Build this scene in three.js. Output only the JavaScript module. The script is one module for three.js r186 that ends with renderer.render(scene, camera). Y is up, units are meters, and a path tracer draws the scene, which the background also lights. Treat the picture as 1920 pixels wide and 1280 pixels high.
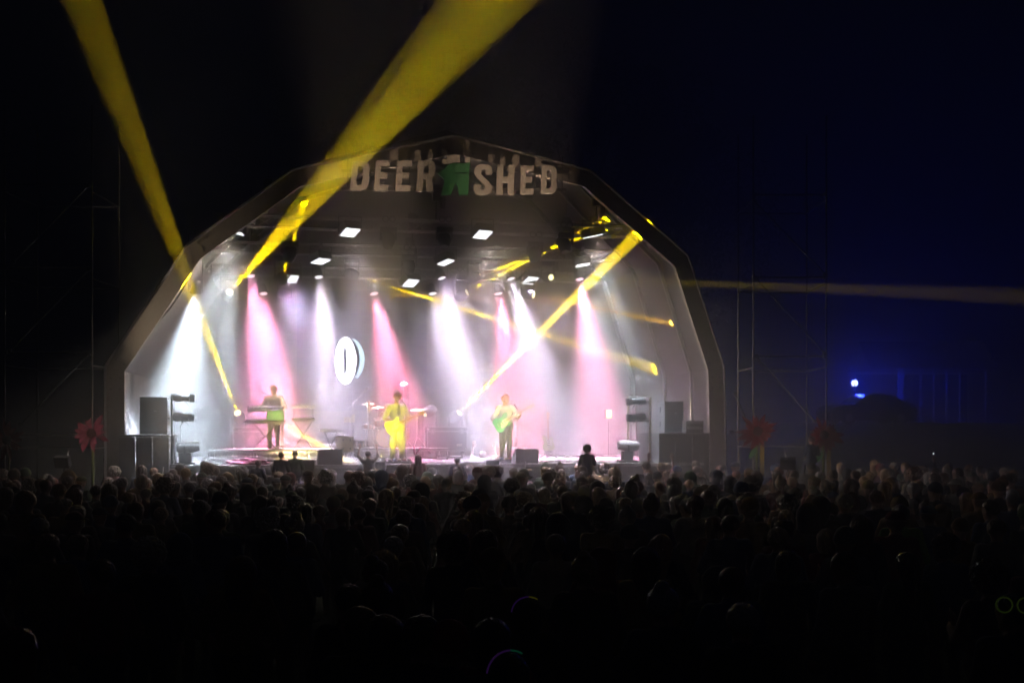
import * as THREE from 'three';
import { mergeGeometries, mergeVertices } from 'three/addons/utils/BufferGeometryUtils.js';
import { RoundedBoxGeometry } from 'three/addons/geometries/RoundedBoxGeometry.js';
import { createNoise3D } from 'simplex-noise';

// ------------------------------------------------------------------ camera, sky, exposure
const scene = new THREE.Scene();
const FOCAL = 2250, HORIZON = 794;                     // of a 1920 x 1280 frame
const EYE = new THREE.Vector3(0, 2.8, 31);
const camera = new THREE.PerspectiveCamera(2 * Math.atan(640 / FOCAL) * 180 / Math.PI, 1.5, 0.1, 400);
camera.position.copy(EYE);
camera.lookAt(0, 2.8, 0);
camera.setViewOffset(1920, 1280, 0, 640 - HORIZON, 1920, 1280);   // rising front: upright poles stay upright

const renderer = new THREE.WebGLRenderer({ antialias: true });
renderer.toneMapping = THREE.LinearToneMapping;
renderer.toneMappingExposure = 1.0;
renderer.shadowMap.enabled = true;

{ // night sky: dark blue, a trace lighter towards the horizon
  const W = 64, H = 32, d = new Float32Array(W * H * 4);
  for (let y = 0; y < H; y++) for (let x = 0; x < W; x++) {
    const k = 0.75 + 0.25 * Math.cos(((y + 0.5) / H - 0.5) * Math.PI);
    d.set([0.0012 * k, 0.0016 * k, 0.0034 * k, 1], (y * W + x) * 4);
  }
  const t = new THREE.DataTexture(d, W, H, THREE.RGBAFormat, THREE.FloatType);
  t.mapping = THREE.EquirectangularReflectionMapping; t.magFilter = THREE.LinearFilter; t.needsUpdate = true;
  scene.background = t; scene.environment = t;
}
const moon = new THREE.DirectionalLight(0xbfd0ff, 0.004);
moon.position.set(-30, 60, 40); moon.castShadow = true;
Object.assign(moon.shadow.camera, { left: -40, right: 40, top: 40, bottom: -40, far: 200 });
scene.add(moon);
scene.fog = new THREE.FogExp2(0xffffff, 0.03);        // theatrical smoke hanging over the field

// ------------------------------------------------------------------ helpers
let seed = 12345;
const rnd = () => { seed = (seed * 1664525 + 1013904223) >>> 0; return seed / 4294967296; };
const rr = (a, b) => a + (b - a) * rnd();
const pick = (a) => a[Math.floor(rnd() * a.length)];
const V = (x, y, z) => new THREE.Vector3(x, y, z);
const noise3 = createNoise3D(rnd);

// the stage stands turned by YAW; its own axes: x to the right, y up, z out to the crowd, z = 0 at the lip
const YAW = 10 * Math.PI / 180, STAGE = V(-2.2, 0, 0), DECK = 1.75;
const RIGHT = V(Math.cos(YAW), 0, -Math.sin(YAW)), FRONT = V(Math.sin(YAW), 0, Math.cos(YAW));
const onStage = (x, y, z) => STAGE.clone().addScaledVector(RIGHT, x).addScaledVector(FRONT, z).setY(y);
const toStage = (p) => { const q = p.clone().sub(STAGE); return V(q.dot(RIGHT), q.y, q.dot(FRONT)); };
const sight = (px, py) => V((px - 960) / FOCAL, -(py - HORIZON) / FOCAL, -1);
const at = (px, py, depth) => EYE.clone().addScaledVector(sight(px, py), depth);              // surveyed point in the world
const st = (px, py, z) => { const r = sight(px, py); return toStage(EYE.clone().addScaledVector(r, (z - EYE.clone().sub(STAGE).dot(FRONT)) / r.dot(FRONT))); };  // the same in stage axes, z metres from the lip
const onFloor = (px, z, y = DECK) => { const p = st(px, 800, z); p.y = y; return p; };

const taken = {};
const numbered = (name) => { const n = taken[name] = (taken[name] ?? -1) + 1; return n ? name + '_' + String(n).padStart(3, '0') : name; };
function tag(o, label, category, group) { o.userData.label = label; o.userData.category = category; if (group) o.userData.group = group; return o; }
function world(name, label, category, p = V(0, 0, 0), turn = 0, group) {
  const o = new THREE.Group(); o.name = numbered(name); o.position.copy(p); o.rotation.y = turn; scene.add(o);
  return tag(o, label, category, group);
}
const thing = (name, label, category, [x, y, z] = [0, 0, 0], turn = 0, group) => world(name, label, category, onStage(x, y, z), YAW + turn, group);
function part(name, geometry, material, parent) {
  const m = new THREE.Mesh(Array.isArray(geometry) ? merge(geometry) : geometry, material);
  m.name = name; m.castShadow = m.receiveShadow = true; parent.add(m); return m;
}
function structure(name, geometry, material, place) {
  const m = part(numbered(name), geometry, material, scene); m.userData.kind = 'structure';
  if (place) { m.position.copy(place); m.rotation.y = YAW; } return m;
}
function merge(list) {
  list = list.map((g) => (g.index ? g.toNonIndexed() : g)).map((g) => { const h = new THREE.BufferGeometry(); for (const k of ['position', 'normal', 'uv']) if (g.attributes[k]) h.setAttribute(k, g.attributes[k]); if (!h.attributes.uv) h.setAttribute('uv', new THREE.BufferAttribute(new Float32Array(h.attributes.position.count * 2), 2)); return h; });
  return mergeGeometries(list);
}
const box = (w, h, d, x = 0, y = 0, z = 0, r = 0.012) => (Math.min(w, h, d) > 3 * r ? new RoundedBoxGeometry(w, h, d, 2, r) : new THREE.BoxGeometry(w, h, d)).translate(x, y, z);
function bar(a, b, r = 0.02, sides = 8, r2 = r) {       // a round bar from a to b
  const d = b.clone().sub(a), g = new THREE.CylinderGeometry(r2, r, d.length(), sides);
  return g.applyQuaternion(new THREE.Quaternion().setFromUnitVectors(V(0, 1, 0), d.clone().normalize())).translate((a.x + b.x) / 2, (a.y + b.y) / 2, (a.z + b.z) / 2);
}
function plank(a, b, w, h) {                            // a square bar from a to b
  const d = b.clone().sub(a), g = new THREE.BoxGeometry(w, h, d.length());
  const m = new THREE.Matrix4().lookAt(b, a, Math.abs(d.y) > 0.95 * d.length() ? V(0, 0, 1) : V(0, 1, 0));
  return g.applyMatrix4(m).translate((a.x + b.x) / 2, (a.y + b.y) / 2, (a.z + b.z) / 2);
}
const tube = (pts, r, n = 24, sides = 6) => new THREE.TubeGeometry(new THREE.CatmullRomCurve3(pts), n, r, sides);
function slab(quad, off) {                              // a plate: four corners, and the same moved by off
  const a = quad, b = quad.map((p) => p.clone().add(off)), f = [];
  const q = (p, r, s, t) => f.push(p, r, s, p, s, t);
  q(a[0], a[1], a[2], a[3]); q(b[3], b[2], b[1], b[0]);
  for (let i = 0; i < 4; i++) { const j = (i + 1) % 4; q(a[j], a[i], b[i], b[j]); }
  const g = new THREE.BufferGeometry().setFromPoints(f);
  const uv = new Float32Array(f.length * 2); f.forEach((p, i) => { uv[i * 2] = p.x + p.z * 0.7; uv[i * 2 + 1] = p.y + p.z * 0.3; });
  g.setAttribute('uv', new THREE.BufferAttribute(uv, 2)); g.computeVertexNormals(); return g;
}
const turned = (dir) => new THREE.Quaternion().setFromRotationMatrix(new THREE.Matrix4().lookAt(dir.clone().normalize(), V(0, 0, 0), V(0, 1, 0)));   // z along dir, x level

// ------------------------------------------------------------------ materials
function grain(lo, hi, scale, n = 256, stretch = 1) {    // mottled tone, tiling
  const d = new Uint8Array(n * n * 4);
  for (let y = 0; y < n; y++) for (let x = 0; x < n; x++) {
    const a = x / n * 2 * Math.PI, b = y / n * 2 * Math.PI;
    const f = (s) => noise3(Math.cos(a) * s + Math.cos(b) * s * stretch * 0.7, Math.sin(a) * s + Math.sin(b) * 0.6 * s * stretch, Math.cos(b) * s * stretch + Math.sin(b) * s * 0.3);
    const v = 0.5 + 0.3 * f(scale) + 0.2 * f(scale * 3.1) + (rnd() - 0.5) * 0.25;
    const k = 255 * (lo + (hi - lo) * Math.min(1, Math.max(0, v)));
    d.set([k, k, k, 255], (y * n + x) * 4);
  }
  const t = new THREE.DataTexture(d, n, n); t.wrapS = t.wrapT = THREE.RepeatWrapping; t.magFilter = THREE.LinearFilter; t.colorSpace = THREE.SRGBColorSpace; t.needsUpdate = true; return t;
}
const speck = grain(0.72, 1, 2.2), weave = grain(0.8, 1, 1.2);
const lin = (r, g, b) => new THREE.Color().setRGB(r, g, b);
const mat = (r, g, b, roughness = 0.8, more = {}) => new THREE.MeshStandardMaterial({ color: lin(r, g, b), roughness, ...more });
const M = {
  grass: mat(0.05, 0.075, 0.03, 1, { map: speck }), black: mat(0.02, 0.02, 0.022, 0.55), matt: mat(0.012, 0.012, 0.013, 0.9), dark: mat(0.04, 0.04, 0.043, 0.6),
  deck: mat(0.05, 0.05, 0.05, 0.6, { map: speck }), alu: mat(0.62, 0.62, 0.63, 0.38, { metalness: 0.85, map: speck }), steel: mat(0.42, 0.42, 0.42, 0.45, { metalness: 0.8, map: speck }),
  frame: mat(0.36, 0.32, 0.28, 0.6, { map: speck }), skin: mat(0.055, 0.052, 0.052, 0.85, { map: weave }), drape: mat(0.22, 0.21, 0.22, 0.95, { map: weave }),
  chrome: mat(0.8, 0.8, 0.82, 0.18, { metalness: 1 }), brass: mat(0.6, 0.4, 0.16, 0.42, { metalness: 1 }), grille: mat(0.03, 0.03, 0.03, 0.75, { map: speck }),
  sign: mat(0.8, 0.74, 0.66, 0.7, { map: speck }), green: mat(0.08, 0.36, 0.14, 0.65, { map: speck }), timber: mat(0.2, 0.12, 0.06, 0.8, { map: speck }),
};
const glow = (r, g, b, k) => new THREE.MeshStandardMaterial({ color: 0x111111, emissive: lin(r, g, b), emissiveIntensity: k, roughness: 0.4 });

// ------------------------------------------------------------------ ground and stage
structure('ground', new THREE.PlaneGeometry(220, 220, 1, 1).rotateX(-Math.PI / 2).translate(0, 0, -40), M.grass).geometry.attributes.uv.array.forEach((v, i, a) => { a[i] = v * 90; });

{ // the deck: boards in rows on a frame, with a front skirt
  const o = thing('stage_platform', 'raised black stage deck of square boards behind the crowd', 'stage');
  for (let i = 0; i < 12; i++) for (let j = 0; j < 7; j++) part('deck_panel', box(1.24, 0.06, 1.21, -6.9 + i * 1.25, DECK - 0.03 + (rnd() - 0.5) * 0.004, -0.61 - j * 1.22, 0.005), M.deck, o);
  part('edge_trim', box(15.0, 0.07, 0.03, -0.03, DECK - 0.035, 0.02, 0.004), M.alu, o);
  for (let i = 0; i < 10; i++) part('skirt_panel', box(1.49, DECK - 0.09, 0.03, -6.75 + i * 1.5, (DECK - 0.09) / 2, -0.02, 0.004), M.matt, o);
}

// ------------------------------------------------------------------ the arched roof: bolted frames, stretched skin, back drape
const ARCH = [[217, 900], [217, 692], [364, 474], [556, 336], [853, 274], [1100, 337], [1275, 490], [1340, 692], [1346, 900]].map(([x, y]) => { const p = st(x, y, -0.3); return V(x === 217 ? st(217, 692, -0.3).x : p.x, y === 900 ? 0 : p.y, 0); });
const RIBS = [[-0.3, 0, 0.42], [-2.3, 0.75, 0.08], [-4.9, 1.25, 0.08], [-8.6, 1.3, 0.08]];      // z, rise of the ridge, width of the rib
const ribLine = (rise) => ARCH.map((p, i) => V(p.x, p.y + rise * [0, 0, 0.25, 0.7, 1, 0.7, 0.25, 0, 0][i], 0));
function offsetLine(pts, k) {
  return pts.map((p, i) => {
    const d0 = (i ? p.clone().sub(pts[i - 1]) : pts[1].clone().sub(p)).normalize(), d1 = (i < pts.length - 1 ? pts[i + 1].clone().sub(p) : d0.clone()).normalize();
    const n = V(-d0.y - d1.y, d0.x + d1.x, 0).normalize();
    return p.clone().addScaledVector(n, k / Math.max(0.5, n.dot(V(-d0.y, d0.x, 0))));
  });
}
const frontArch = thing('roof_frame', 'wide grey bolted arch frame across the front of the stage roof', 'roof frame');
RIBS.forEach(([z, rise, w], n) => {
  const o = n ? thing('roof_rib', ['', 'thin pale rib of the stage roof just behind the front arch', 'thin roof rib above the middle of the stage', 'rearmost thin roof rib against the back drape'][n], 'roof rib') : frontArch;
  const line = ribLine(rise), out = offsetLine(line, w / 2), inn = offsetLine(line, -w / 2), deep = n ? 0.12 : 0.2;
  for (let i = 0; i < line.length - 1; i++) part('beam', slab([out[i], out[i + 1], inn[i + 1], inn[i]].map((p) => p.clone().setZ(z - deep / 2)), V(0, 0, deep)), n ? M.alu : M.frame, o);
  if (!n) for (let i = 1; i < line.length - 1; i++) for (const s of [-1, 1]) {           // bolts each side of every knee
    const d = (s < 0 ? line[i - 1] : line[i + 1]).clone().sub(line[i]).normalize(), c = V(-d.y, d.x, 0);
    for (const a of [0.22, 0.5]) for (const b of [-0.11, 0.11]) { const p = line[i].clone().addScaledVector(d, a).addScaledVector(c, b); part('bolt', new THREE.CylinderGeometry(0.032, 0.032, 0.03, 8).rotateX(Math.PI / 2).translate(p.x, p.y, z + 0.112), M.black, o); }
  }
});
{
  const o = thing('roof_skin', 'grey stretched fabric skin of the stage roof and side walls', 'roof');
  for (let n = 0; n < RIBS.length - 1; n++) {
    const a = offsetLine(ribLine(RIBS[n][1]), 0.1 + RIBS[n][2] / 2), b = offsetLine(ribLine(RIBS[n + 1][1]), 0.1 + RIBS[n + 1][2] / 2);
    for (let i = 0; i < a.length - 1; i++) {
      const q = [a[i].clone().setZ(RIBS[n][0]), a[i + 1].clone().setZ(RIBS[n][0]), b[i + 1].clone().setZ(RIBS[n + 1][0] + 0.012), b[i].clone().setZ(RIBS[n + 1][0] + 0.012)];
      const nrm = q[1].clone().sub(q[0]).cross(q[3].clone().sub(q[0])).normalize().multiplyScalar(-0.02);
      part('fabric_panel', slab(q, nrm), M.skin, o);
    }
  }
  const shape = new THREE.Shape(offsetLine(ribLine(1.3), 0.05).map((p) => new THREE.Vector2(p.x, Math.max(0, p.y))));
  const d = thing('back_drape', 'dark grey drape closing the back of the stage', 'drape');
  part('cloth', new THREE.ExtrudeGeometry(shape, { depth: 0.04, bevelEnabled: false }).translate(0, 0, -8.8), M.drape, d);
}

// ------------------------------------------------------------------ lamps
{ // masking cloth along the left wall
  const o = thing('side_drape', 'pale grey cloth hanging along the left wall inside the arch', 'drape'), a = offsetLine(ARCH, -0.11);
  for (let k = 0; k < 4; k++) for (let i = 0; i < 2; i++) { const z0 = -0.55 - k * 2, z1 = z0 - 1.985; part('cloth_panel', slab([a[i].clone().setZ(z0), a[i + 1].clone().setZ(z0), a[i + 1].clone().setZ(z1), a[i].clone().setZ(z1)], V(0.015, 0, 0)), M.drape, o); }
}
const TRUSS = [[-1.3, 424], [-3.8, 472], [-6.4, 514]];          // z, height in the survey
TRUSS.forEach(([z, py], n) => {
  const y = st(800, py, z).y, x0 = st([400, 372, 380][n], py, z).x, x1 = st([1210, 1150, 1130][n], py, z).x, s = 0.145;
  const o = thing('lighting_truss', ['front box truss carrying the lamps under the sign', 'middle box truss carrying lamps behind the front one', 'rear box truss carrying the round lamps'][n], 'truss', [x0, y, z], 0, 'trusses over the stage');
  const L = x1 - x0;
  for (const a of [-s, s]) for (const b of [-s, s]) part('chord', bar(V(0, a, b), V(L, a, b), 0.026), M.alu, o);
  const k = Math.round(L / 0.5);
  for (let i = 0; i < k; i++) {
    const u = i * L / k, v = (i + 1) * L / k, f = i % 2 ? 1 : -1;
    part('brace', bar(V(u, -s * f, s), V(v, s * f, s), 0.012, 6), M.alu, o);
    part('brace', bar(V(u, -s, s * f), V(v, -s, -s * f), 0.012, 6), M.alu, o);
    part('brace', bar(V(u, s * f, -s), V(v, -s * f, -s), 0.012, 6), M.alu, o);
  }
  for (const u of [0.12, 0.5, 0.88]) {                           // chain hoists that carry it
    const h = thing('chain_hoist', ['left', 'middle', 'right'][[0.12, 0.5, 0.88].indexOf(u)] + ' black chain hoist lifting the ' + ['front', 'middle', 'rear'][n] + ' truss', 'hoist', [x0 + u * L, y + s, z], 0, 'chain hoists');
    part('motor', [box(0.2, 0.42, 0.22, 0, 0.75, 0), box(0.3, 0.16, 0.18, 0.03, 0.82, 0)], M.black, h);
    part('sling', [bar(V(0, 0.0, -s), V(0, 0.55, 0), 0.014, 6), bar(V(0, 0.0, s), V(0, 0.55, 0), 0.014, 6)], M.matt, h);
    part('chain', bar(V(0, 0.95, 0), V(0, 1.25 + 0.3 * n, 0), 0.012, 6), M.steel, h);
    part('chain_bag', new THREE.CylinderGeometry(0.09, 0.07, 0.3, 10).translate(0.17, 0.5, 0), M.matt, h);
  }
});

const GAIN = { wash: 2.1, par: 3, beam: 1 };
function lamp(o, centre, dir, color, intensity, angle, size, penumbra) {
  const l = new THREE.SpotLight(lin(...color), intensity, 0, angle, penumbra, 2);
  l.position.copy(centre); l.target.position.copy(centre).add(dir); l.castShadow = true; l.shadow.radius = size / 0.02; l.name = 'lamp_light';
  o.add(l); o.add(l.target); return l;
}
// every fitting: group at its mounting, lens centre and aim in stage axes
function fixture(kind, label, px, py, z, target, color, opt = {}) {
  const c = st(px, py, z), hang = !opt.floor, aim = target.clone().sub(c).normalize();
  const name = { wash: 'wash_light', par: 'par_light', beam: 'moving_head_light' }[kind];
  const reach = opt.reach ?? (kind === 'beam' ? 0.42 : 0.4);
  const mount = hang ? V(c.x, c.y + reach, c.z) : V(c.x, opt.base ?? DECK, c.z);
  const o = thing(name, label, 'stage light', mount.toArray(), 0, { wash: 'square wash lights', par: 'round lamps', beam: 'moving head lights' }[kind]);
  const lc = c.clone().sub(mount), q = turned(aim), put = (g) => g.applyQuaternion(q).translate(lc.x, lc.y, lc.z);
  const k = opt.k ?? 1, mx = Math.max(...color), core = color.map((v) => Math.min(1, 0.55 + 0.45 * v / mx));
  if (kind === 'wash') {
    const h = part('housing', put(box(0.5, 0.46, 0.22, 0, 0, -0.12, 0.02)), M.black, o);
    part('lens', put(new THREE.BoxGeometry(0.41, 0.38, 0.02)), glow(0.9, 0.93, 1, 4.5), h);
    part('yoke', [bar(lc.clone().add(V(-0.3, 0, 0)), V(-0.3, 0.02, 0), 0.014, 6), bar(lc.clone().add(V(0.3, 0, 0)), V(0.3, 0.02, 0), 0.014, 6), bar(V(-0.3, 0.02, 0), V(0.3, 0.02, 0), 0.014, 6)], M.black, o);
    part('clamp', box(0.08, 0.14, 0.1, 0, 0.07, 0), M.steel, o);
    lamp(o, lc, aim, color, 5200 * k * GAIN.wash, opt.angle ?? 0.37, 0.15, 1); if (opt.spill) lamp(o, lc.clone().addScaledVector(aim, 0.004), aim, opt.spillColor ?? color, 430 * opt.spill, opt.spread ?? 0.9, 0.15, 1);      // the sharp core, and the light that the open face spills
  } else if (kind === 'par') {
    const pts = [[0.02, -0.32], [0.09, -0.3], [0.12, -0.2], [0.13, -0.05], [0.15, 0.0], [0.15, 0.03], [0.125, 0.03]].map(([r, y]) => new THREE.Vector2(r, y));
    const h = part('housing', put(new THREE.LatheGeometry(pts, 16).rotateX(Math.PI / 2)), M.black, o);
    part('lens', put(new THREE.CircleGeometry(0.122, 14)), glow(...core, 4.5), h);
    part('yoke', [bar(lc.clone().add(V(-0.18, 0, 0)), V(-0.18, 0.02, 0), 0.012, 6), bar(lc.clone().add(V(0.18, 0, 0)), V(0.18, 0.02, 0), 0.012, 6), bar(V(-0.18, 0.02, 0), V(0.18, 0.02, 0), 0.012, 6)], M.black, o);
    part('clamp', box(0.07, 0.12, 0.09, 0, 0.06, 0), M.steel, o);
    lamp(o, lc, aim, color, 3600 * k * GAIN.par, opt.angle ?? 0.25, 0.11, 1);
  } else {
    const s = hang ? 1 : -1, top = V(0, 0, 0), arm = 0.2;
    const head = part('head', put(new THREE.LatheGeometry([[0.01, -0.42], [0.12, -0.4], [0.17, -0.3], [0.175, -0.16], [0.14, -0.03], [0.12, 0.02], [0.1, 0.02]].map(([r, y]) => new THREE.Vector2(r, y)), 18).rotateX(Math.PI / 2)), M.black, o);
    if (opt.lit !== false) part('lens', put(new THREE.CircleGeometry(0.098, 14)), glow(1, 0.9, 0.45, 6), head);
    else part('lens', put(new THREE.CylinderGeometry(0.098, 0.098, 0.02, 20).rotateX(Math.PI / 2)), M.dark, head);
    const piv = lc.clone().addScaledVector(aim, -0.2);
    for (const e of [-arm, arm]) part('yoke_arm', plank(piv.clone().add(V(e, 0, 0)), V(piv.x + e, s * -0.04, piv.z), 0.05, 0.12), M.black, o);
    part('base', box(0.44, 0.14, 0.34, piv.x, s * 0.02, piv.z, 0.02), M.black, o);
    if (hang) part('cable_coil', [new THREE.TorusGeometry(0.075, 0.012, 6, 16).translate(piv.x - 0.09, 0.28, 0.2), new THREE.TorusGeometry(0.075, 0.012, 6, 16).translate(piv.x + 0.09, 0.28, 0.2)], M.matt, o);
    if (opt.lit !== false) lamp(o, lc, aim, color, 50000 * k * GAIN.beam, opt.angle ?? 0.02, opt.angle > 0.04 ? 0.032 : 0.022, 0.3);
  }
  return o;
}
const WHITE = [0.86, 0.77, 1], COOL = [0.74, 0.88, 1], PINK = [1, 0.3, 0.55], ROSE = [1, 0.22, 0.4], YELLOW = [1, 0.68, 0.0], AMBER = [1, 0.52, 0.03];
// washes: three trusses, left to right
const Z1 = -1.05, Z2 = -3.55, Z3 = -6.15;
[[441, 436, Z1, 335, -1.2, COOL, 1.9, 'leftmost white square light on the front truss'], [656, 436, Z1, 760, 1.4, WHITE, 0.5, 'white square light on the front truss left of the two dark heads'],
 [905, 440, Z1, 1010, 1.4, WHITE, 0.55, 'white square light on the front truss right of the two dark heads'], [1112, 443, Z1, 1195, -1.6, COOL, 0.8, 'rightmost white square light on the front truss'],
 [601, 490, Z2, 668, -2.4, WHITE, 0.7, 'left white square light on the middle truss above the glowing ring'], [836, 492, Z2, 960, -2.4, WHITE, 0.6, 'middle white square light on the middle truss'], [1093, 497, Z2, 1150, -3.4, COOL, 0.6, 'right white square light on the middle truss'],
 [545, 523, Z3, 588, -3.6, WHITE, 1, 'left white square light on the rear truss'], [770, 531, Z3, 880, -3.6, WHITE, 0.5, 'white square light on the rear truss behind a dark head'], [995, 526, Z3, 1110, -3.6, WHITE, 0.8, 'right white square light on the rear truss'],
].forEach(([x, y, z, tx, tz, c, k, label], n) => fixture('wash', label, x, y, z, onFloor(tx, tz), c, { k, spill: [0.95, 0.6, 0.6, 1.05, 0, 1.8, 0, 3, 0, 3][n], spread: n < 4 ? 1.1 : 0.9, spillColor: n > 4 ? [0.85, 0.62, 1] : [1, 0.85, 0.7] }));
[[470, 517, 510, PINK, 1.2, 'round pink lamp beside the large yellow beam'], [493, 550, 535, ROSE, 1.2, 'round pink lamp over the keyboard player'],
 [597, 519, 640, WHITE, 0.7, 'round white lamp under the left square light'], [701, 550, 775, ROSE, 1.3, 'round pink lamp above the singer'], [811, 550, 880, WHITE, 0.5, 'small round white lamp right of the stage centre'],
 [828, 521, 930, WHITE, 0.8, 'round white lamp under the middle square light'], [934, 550, 985, ROSE, 1.3, 'round red pink lamp above the bass player'], [958, 522, 1060, WHITE, 0.8, 'round white lamp near the right end of the rear truss'], [1087, 523, 1140, PINK, 1.3, 'rightmost round pink lamp on the rear truss'],
].forEach(([x, y, tx, c, k, label]) => fixture('par', label, x, y, -6.1, onFloor(tx, -4.0), c, { k }));
fixture('par', 'leftmost round lamp hung low above the left speaker', 366, 548, -1.5, onFloor(318, -2.6), COOL, { k: 0.75, reach: 1.5, angle: 0.34 });
// sharp yellow beams: where the lens is, and a point each beam passes through
const through = (px, py, depth) => toStage(at(px, py, depth));
fixture('beam', 'floor standing head throwing a yellow beam up over the left of the crowd', 445, 774, -5.6, through(240, 250, 25.9), YELLOW, { floor: true, k: 0.85, angle: 0.034 });
fixture('beam', 'hanging head throwing the widest yellow beam up past the left of the sign', 430, 548, -6.0, through(690, 250, 26.9), YELLOW, { k: 0.9, angle: 0.046 });
fixture('beam', 'floor standing head throwing a yellow beam up to the right behind the bass player', 861, 774, -5.4, through(1240, 395, 32), YELLOW, { floor: true, k: 4.2, angle: 0.026 });
fixture('beam', 'hanging head throwing a level yellow beam out to the right', 1033, 520, -6.0, through(1460, 537, 29), YELLOW, { k: 0.25, angle: 0.012 });
fixture('beam', 'rear hanging head with a yellow beam rising to the right', 875, 548, -6.0, through(1250, 352, 34.5), YELLOW, { k: 4 });
fixture('beam', 'hanging head with a short yellow beam above the middle of the stage', 900, 517, -5.9, through(1240, 388, 36), YELLOW, { k: 4 });
fixture('beam', 'hanging head with a yellow beam sloping down to the right near the centre', 671, 518, -6.0, through(1110, 655, 38), YELLOW, { k: 4 });
fixture('beam', 'hanging head with a short amber beam at the far left', 395, 515, -6.0, through(560, 460, 36), AMBER, { k: 2 });
fixture('beam', 'yellow lit head in front of the rear truss pointing up', 530, 516, -4.2, through(548, 455, 36.4), YELLOW, { k: 2.5 });
fixture('beam', 'hanging head with a thin amber beam behind the glowing ring', 545, 550, -6.6, through(830, 556, 38.5), AMBER, { k: 2 });
fixture('beam', 'hanging head with a thin amber beam running down to the right wall', 1000, 553, -6.2, through(1190, 592, 36), AMBER, { k: 1.5 });
fixture('beam', 'floor head by the keyboards throwing a yellow beam down across the riser', 526, 789, -3.2, through(660, 875, 32.4), YELLOW, { floor: true, k: 0.5, angle: 0.07 });
fixture('beam', 'floor head behind the singer with a thin amber beam', 796, 775, -5.2, through(700, 822, 35), AMBER, { floor: true, k: 1 });
// heads that are dark
fixture('beam', 'left of two dark moving heads hanging from the front truss', 727, 462, -1.1, V(-1.6, 0, 2), YELLOW, { lit: false });
fixture('beam', 'right of two dark moving heads hanging from the front truss', 833, 462, -1.1, V(0.3, 0, 2), YELLOW, { lit: false });
fixture('beam', 'dark moving head hanging from the middle truss', 766, 512, -3.6, V(-0.7, 0, -2), YELLOW, { lit: false });
fixture('beam', 'large dark moving head hanging beside the widest yellow beam', 540, 490, -1.1, V(-5.0, 0, -1.6), YELLOW, { lit: false });
fixture('beam', 'large dark moving head hanging right of centre with yellow glints', 1003, 490, -1.1, V(3.4, 0, -1.3), YELLOW, { lit: false });
fixture('beam', 'dark moving head at the right end of the front truss', 1060, 472, -1.1, V(4.2, 0, 2), YELLOW, { lit: false });

// ------------------------------------------------------------------ people: one smooth skin over jointed, tapered bones
function netMesh(sdf, lo, hi, cell) {                    // naive surface nets; normals from the field
  const n = [0, 1, 2].map((k) => Math.ceil((hi[k] - lo[k]) / cell) + 1), [nx, ny, nz] = n, f = new Float32Array(nx * ny * nz);
  const id = (x, y, z) => (z * ny + y) * nx + x;
  for (let z = 0; z < nz; z++) for (let y = 0; y < ny; y++) for (let x = 0; x < nx; x++) f[id(x, y, z)] = sdf(lo[0] + x * cell, lo[1] + y * cell, lo[2] + z * cell);
  const vert = new Int32Array(nx * ny * nz).fill(-1), pos = [], index = [];
  const C = [[0, 0, 0], [1, 0, 0], [0, 1, 0], [1, 1, 0], [0, 0, 1], [1, 0, 1], [0, 1, 1], [1, 1, 1]], E = [[0, 1], [2, 3], [4, 5], [6, 7], [0, 2], [1, 3], [4, 6], [5, 7], [0, 4], [1, 5], [2, 6], [3, 7]];
  for (let z = 0; z < nz - 1; z++) for (let y = 0; y < ny - 1; y++) for (let x = 0; x < nx - 1; x++) {
    let m = 0; const v = C.map((c, i) => { const w = f[id(x + c[0], y + c[1], z + c[2])]; if (w < 0) m |= 1 << i; return w; });
    if (m === 0 || m === 255) continue;
    let sx = 0, sy = 0, sz = 0, k = 0;
    for (const [a, b] of E) if ((v[a] < 0) !== (v[b] < 0)) { const t = v[a] / (v[a] - v[b]); sx += C[a][0] + t * (C[b][0] - C[a][0]); sy += C[a][1] + t * (C[b][1] - C[a][1]); sz += C[a][2] + t * (C[b][2] - C[a][2]); k++; }
    vert[id(x, y, z)] = pos.length / 3; pos.push(lo[0] + (x + sx / k) * cell, lo[1] + (y + sy / k) * cell, lo[2] + (z + sz / k) * cell);
  }
  const quad = (a, b, c, d, flip) => { if (a < 0 || b < 0 || c < 0 || d < 0) return; if (flip) index.push(a, c, b, a, d, c); else index.push(a, b, c, a, c, d); };
  for (let z = 1; z < nz - 1; z++) for (let y = 1; y < ny - 1; y++) for (let x = 1; x < nx - 1; x++) {
    const s = f[id(x, y, z)] < 0;
    if (s !== f[id(x + 1, y, z)] < 0) quad(vert[id(x, y - 1, z - 1)], vert[id(x, y, z - 1)], vert[id(x, y, z)], vert[id(x, y - 1, z)], !s);
    if (s !== f[id(x, y + 1, z)] < 0) quad(vert[id(x - 1, y, z - 1)], vert[id(x - 1, y, z)], vert[id(x, y, z)], vert[id(x, y, z - 1)], !s);
    if (s !== f[id(x, y, z + 1)] < 0) quad(vert[id(x - 1, y - 1, z)], vert[id(x, y - 1, z)], vert[id(x, y, z)], vert[id(x - 1, y, z)], !s);
  }
  const e = cell * 0.4, nor = new Float32Array(pos.length);
  for (let i = 0; i < pos.length; i += 3) {
    const [x, y, z] = [pos[i], pos[i + 1], pos[i + 2]], g = [sdf(x + e, y, z) - sdf(x - e, y, z), sdf(x, y + e, z) - sdf(x, y - e, z), sdf(x, y, z + e) - sdf(x, y, z - e)], L = Math.hypot(...g) || 1;
    nor[i] = g[0] / L; nor[i + 1] = g[1] / L; nor[i + 2] = g[2] / L;
  }
  return { pos, nor, index };
}
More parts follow.
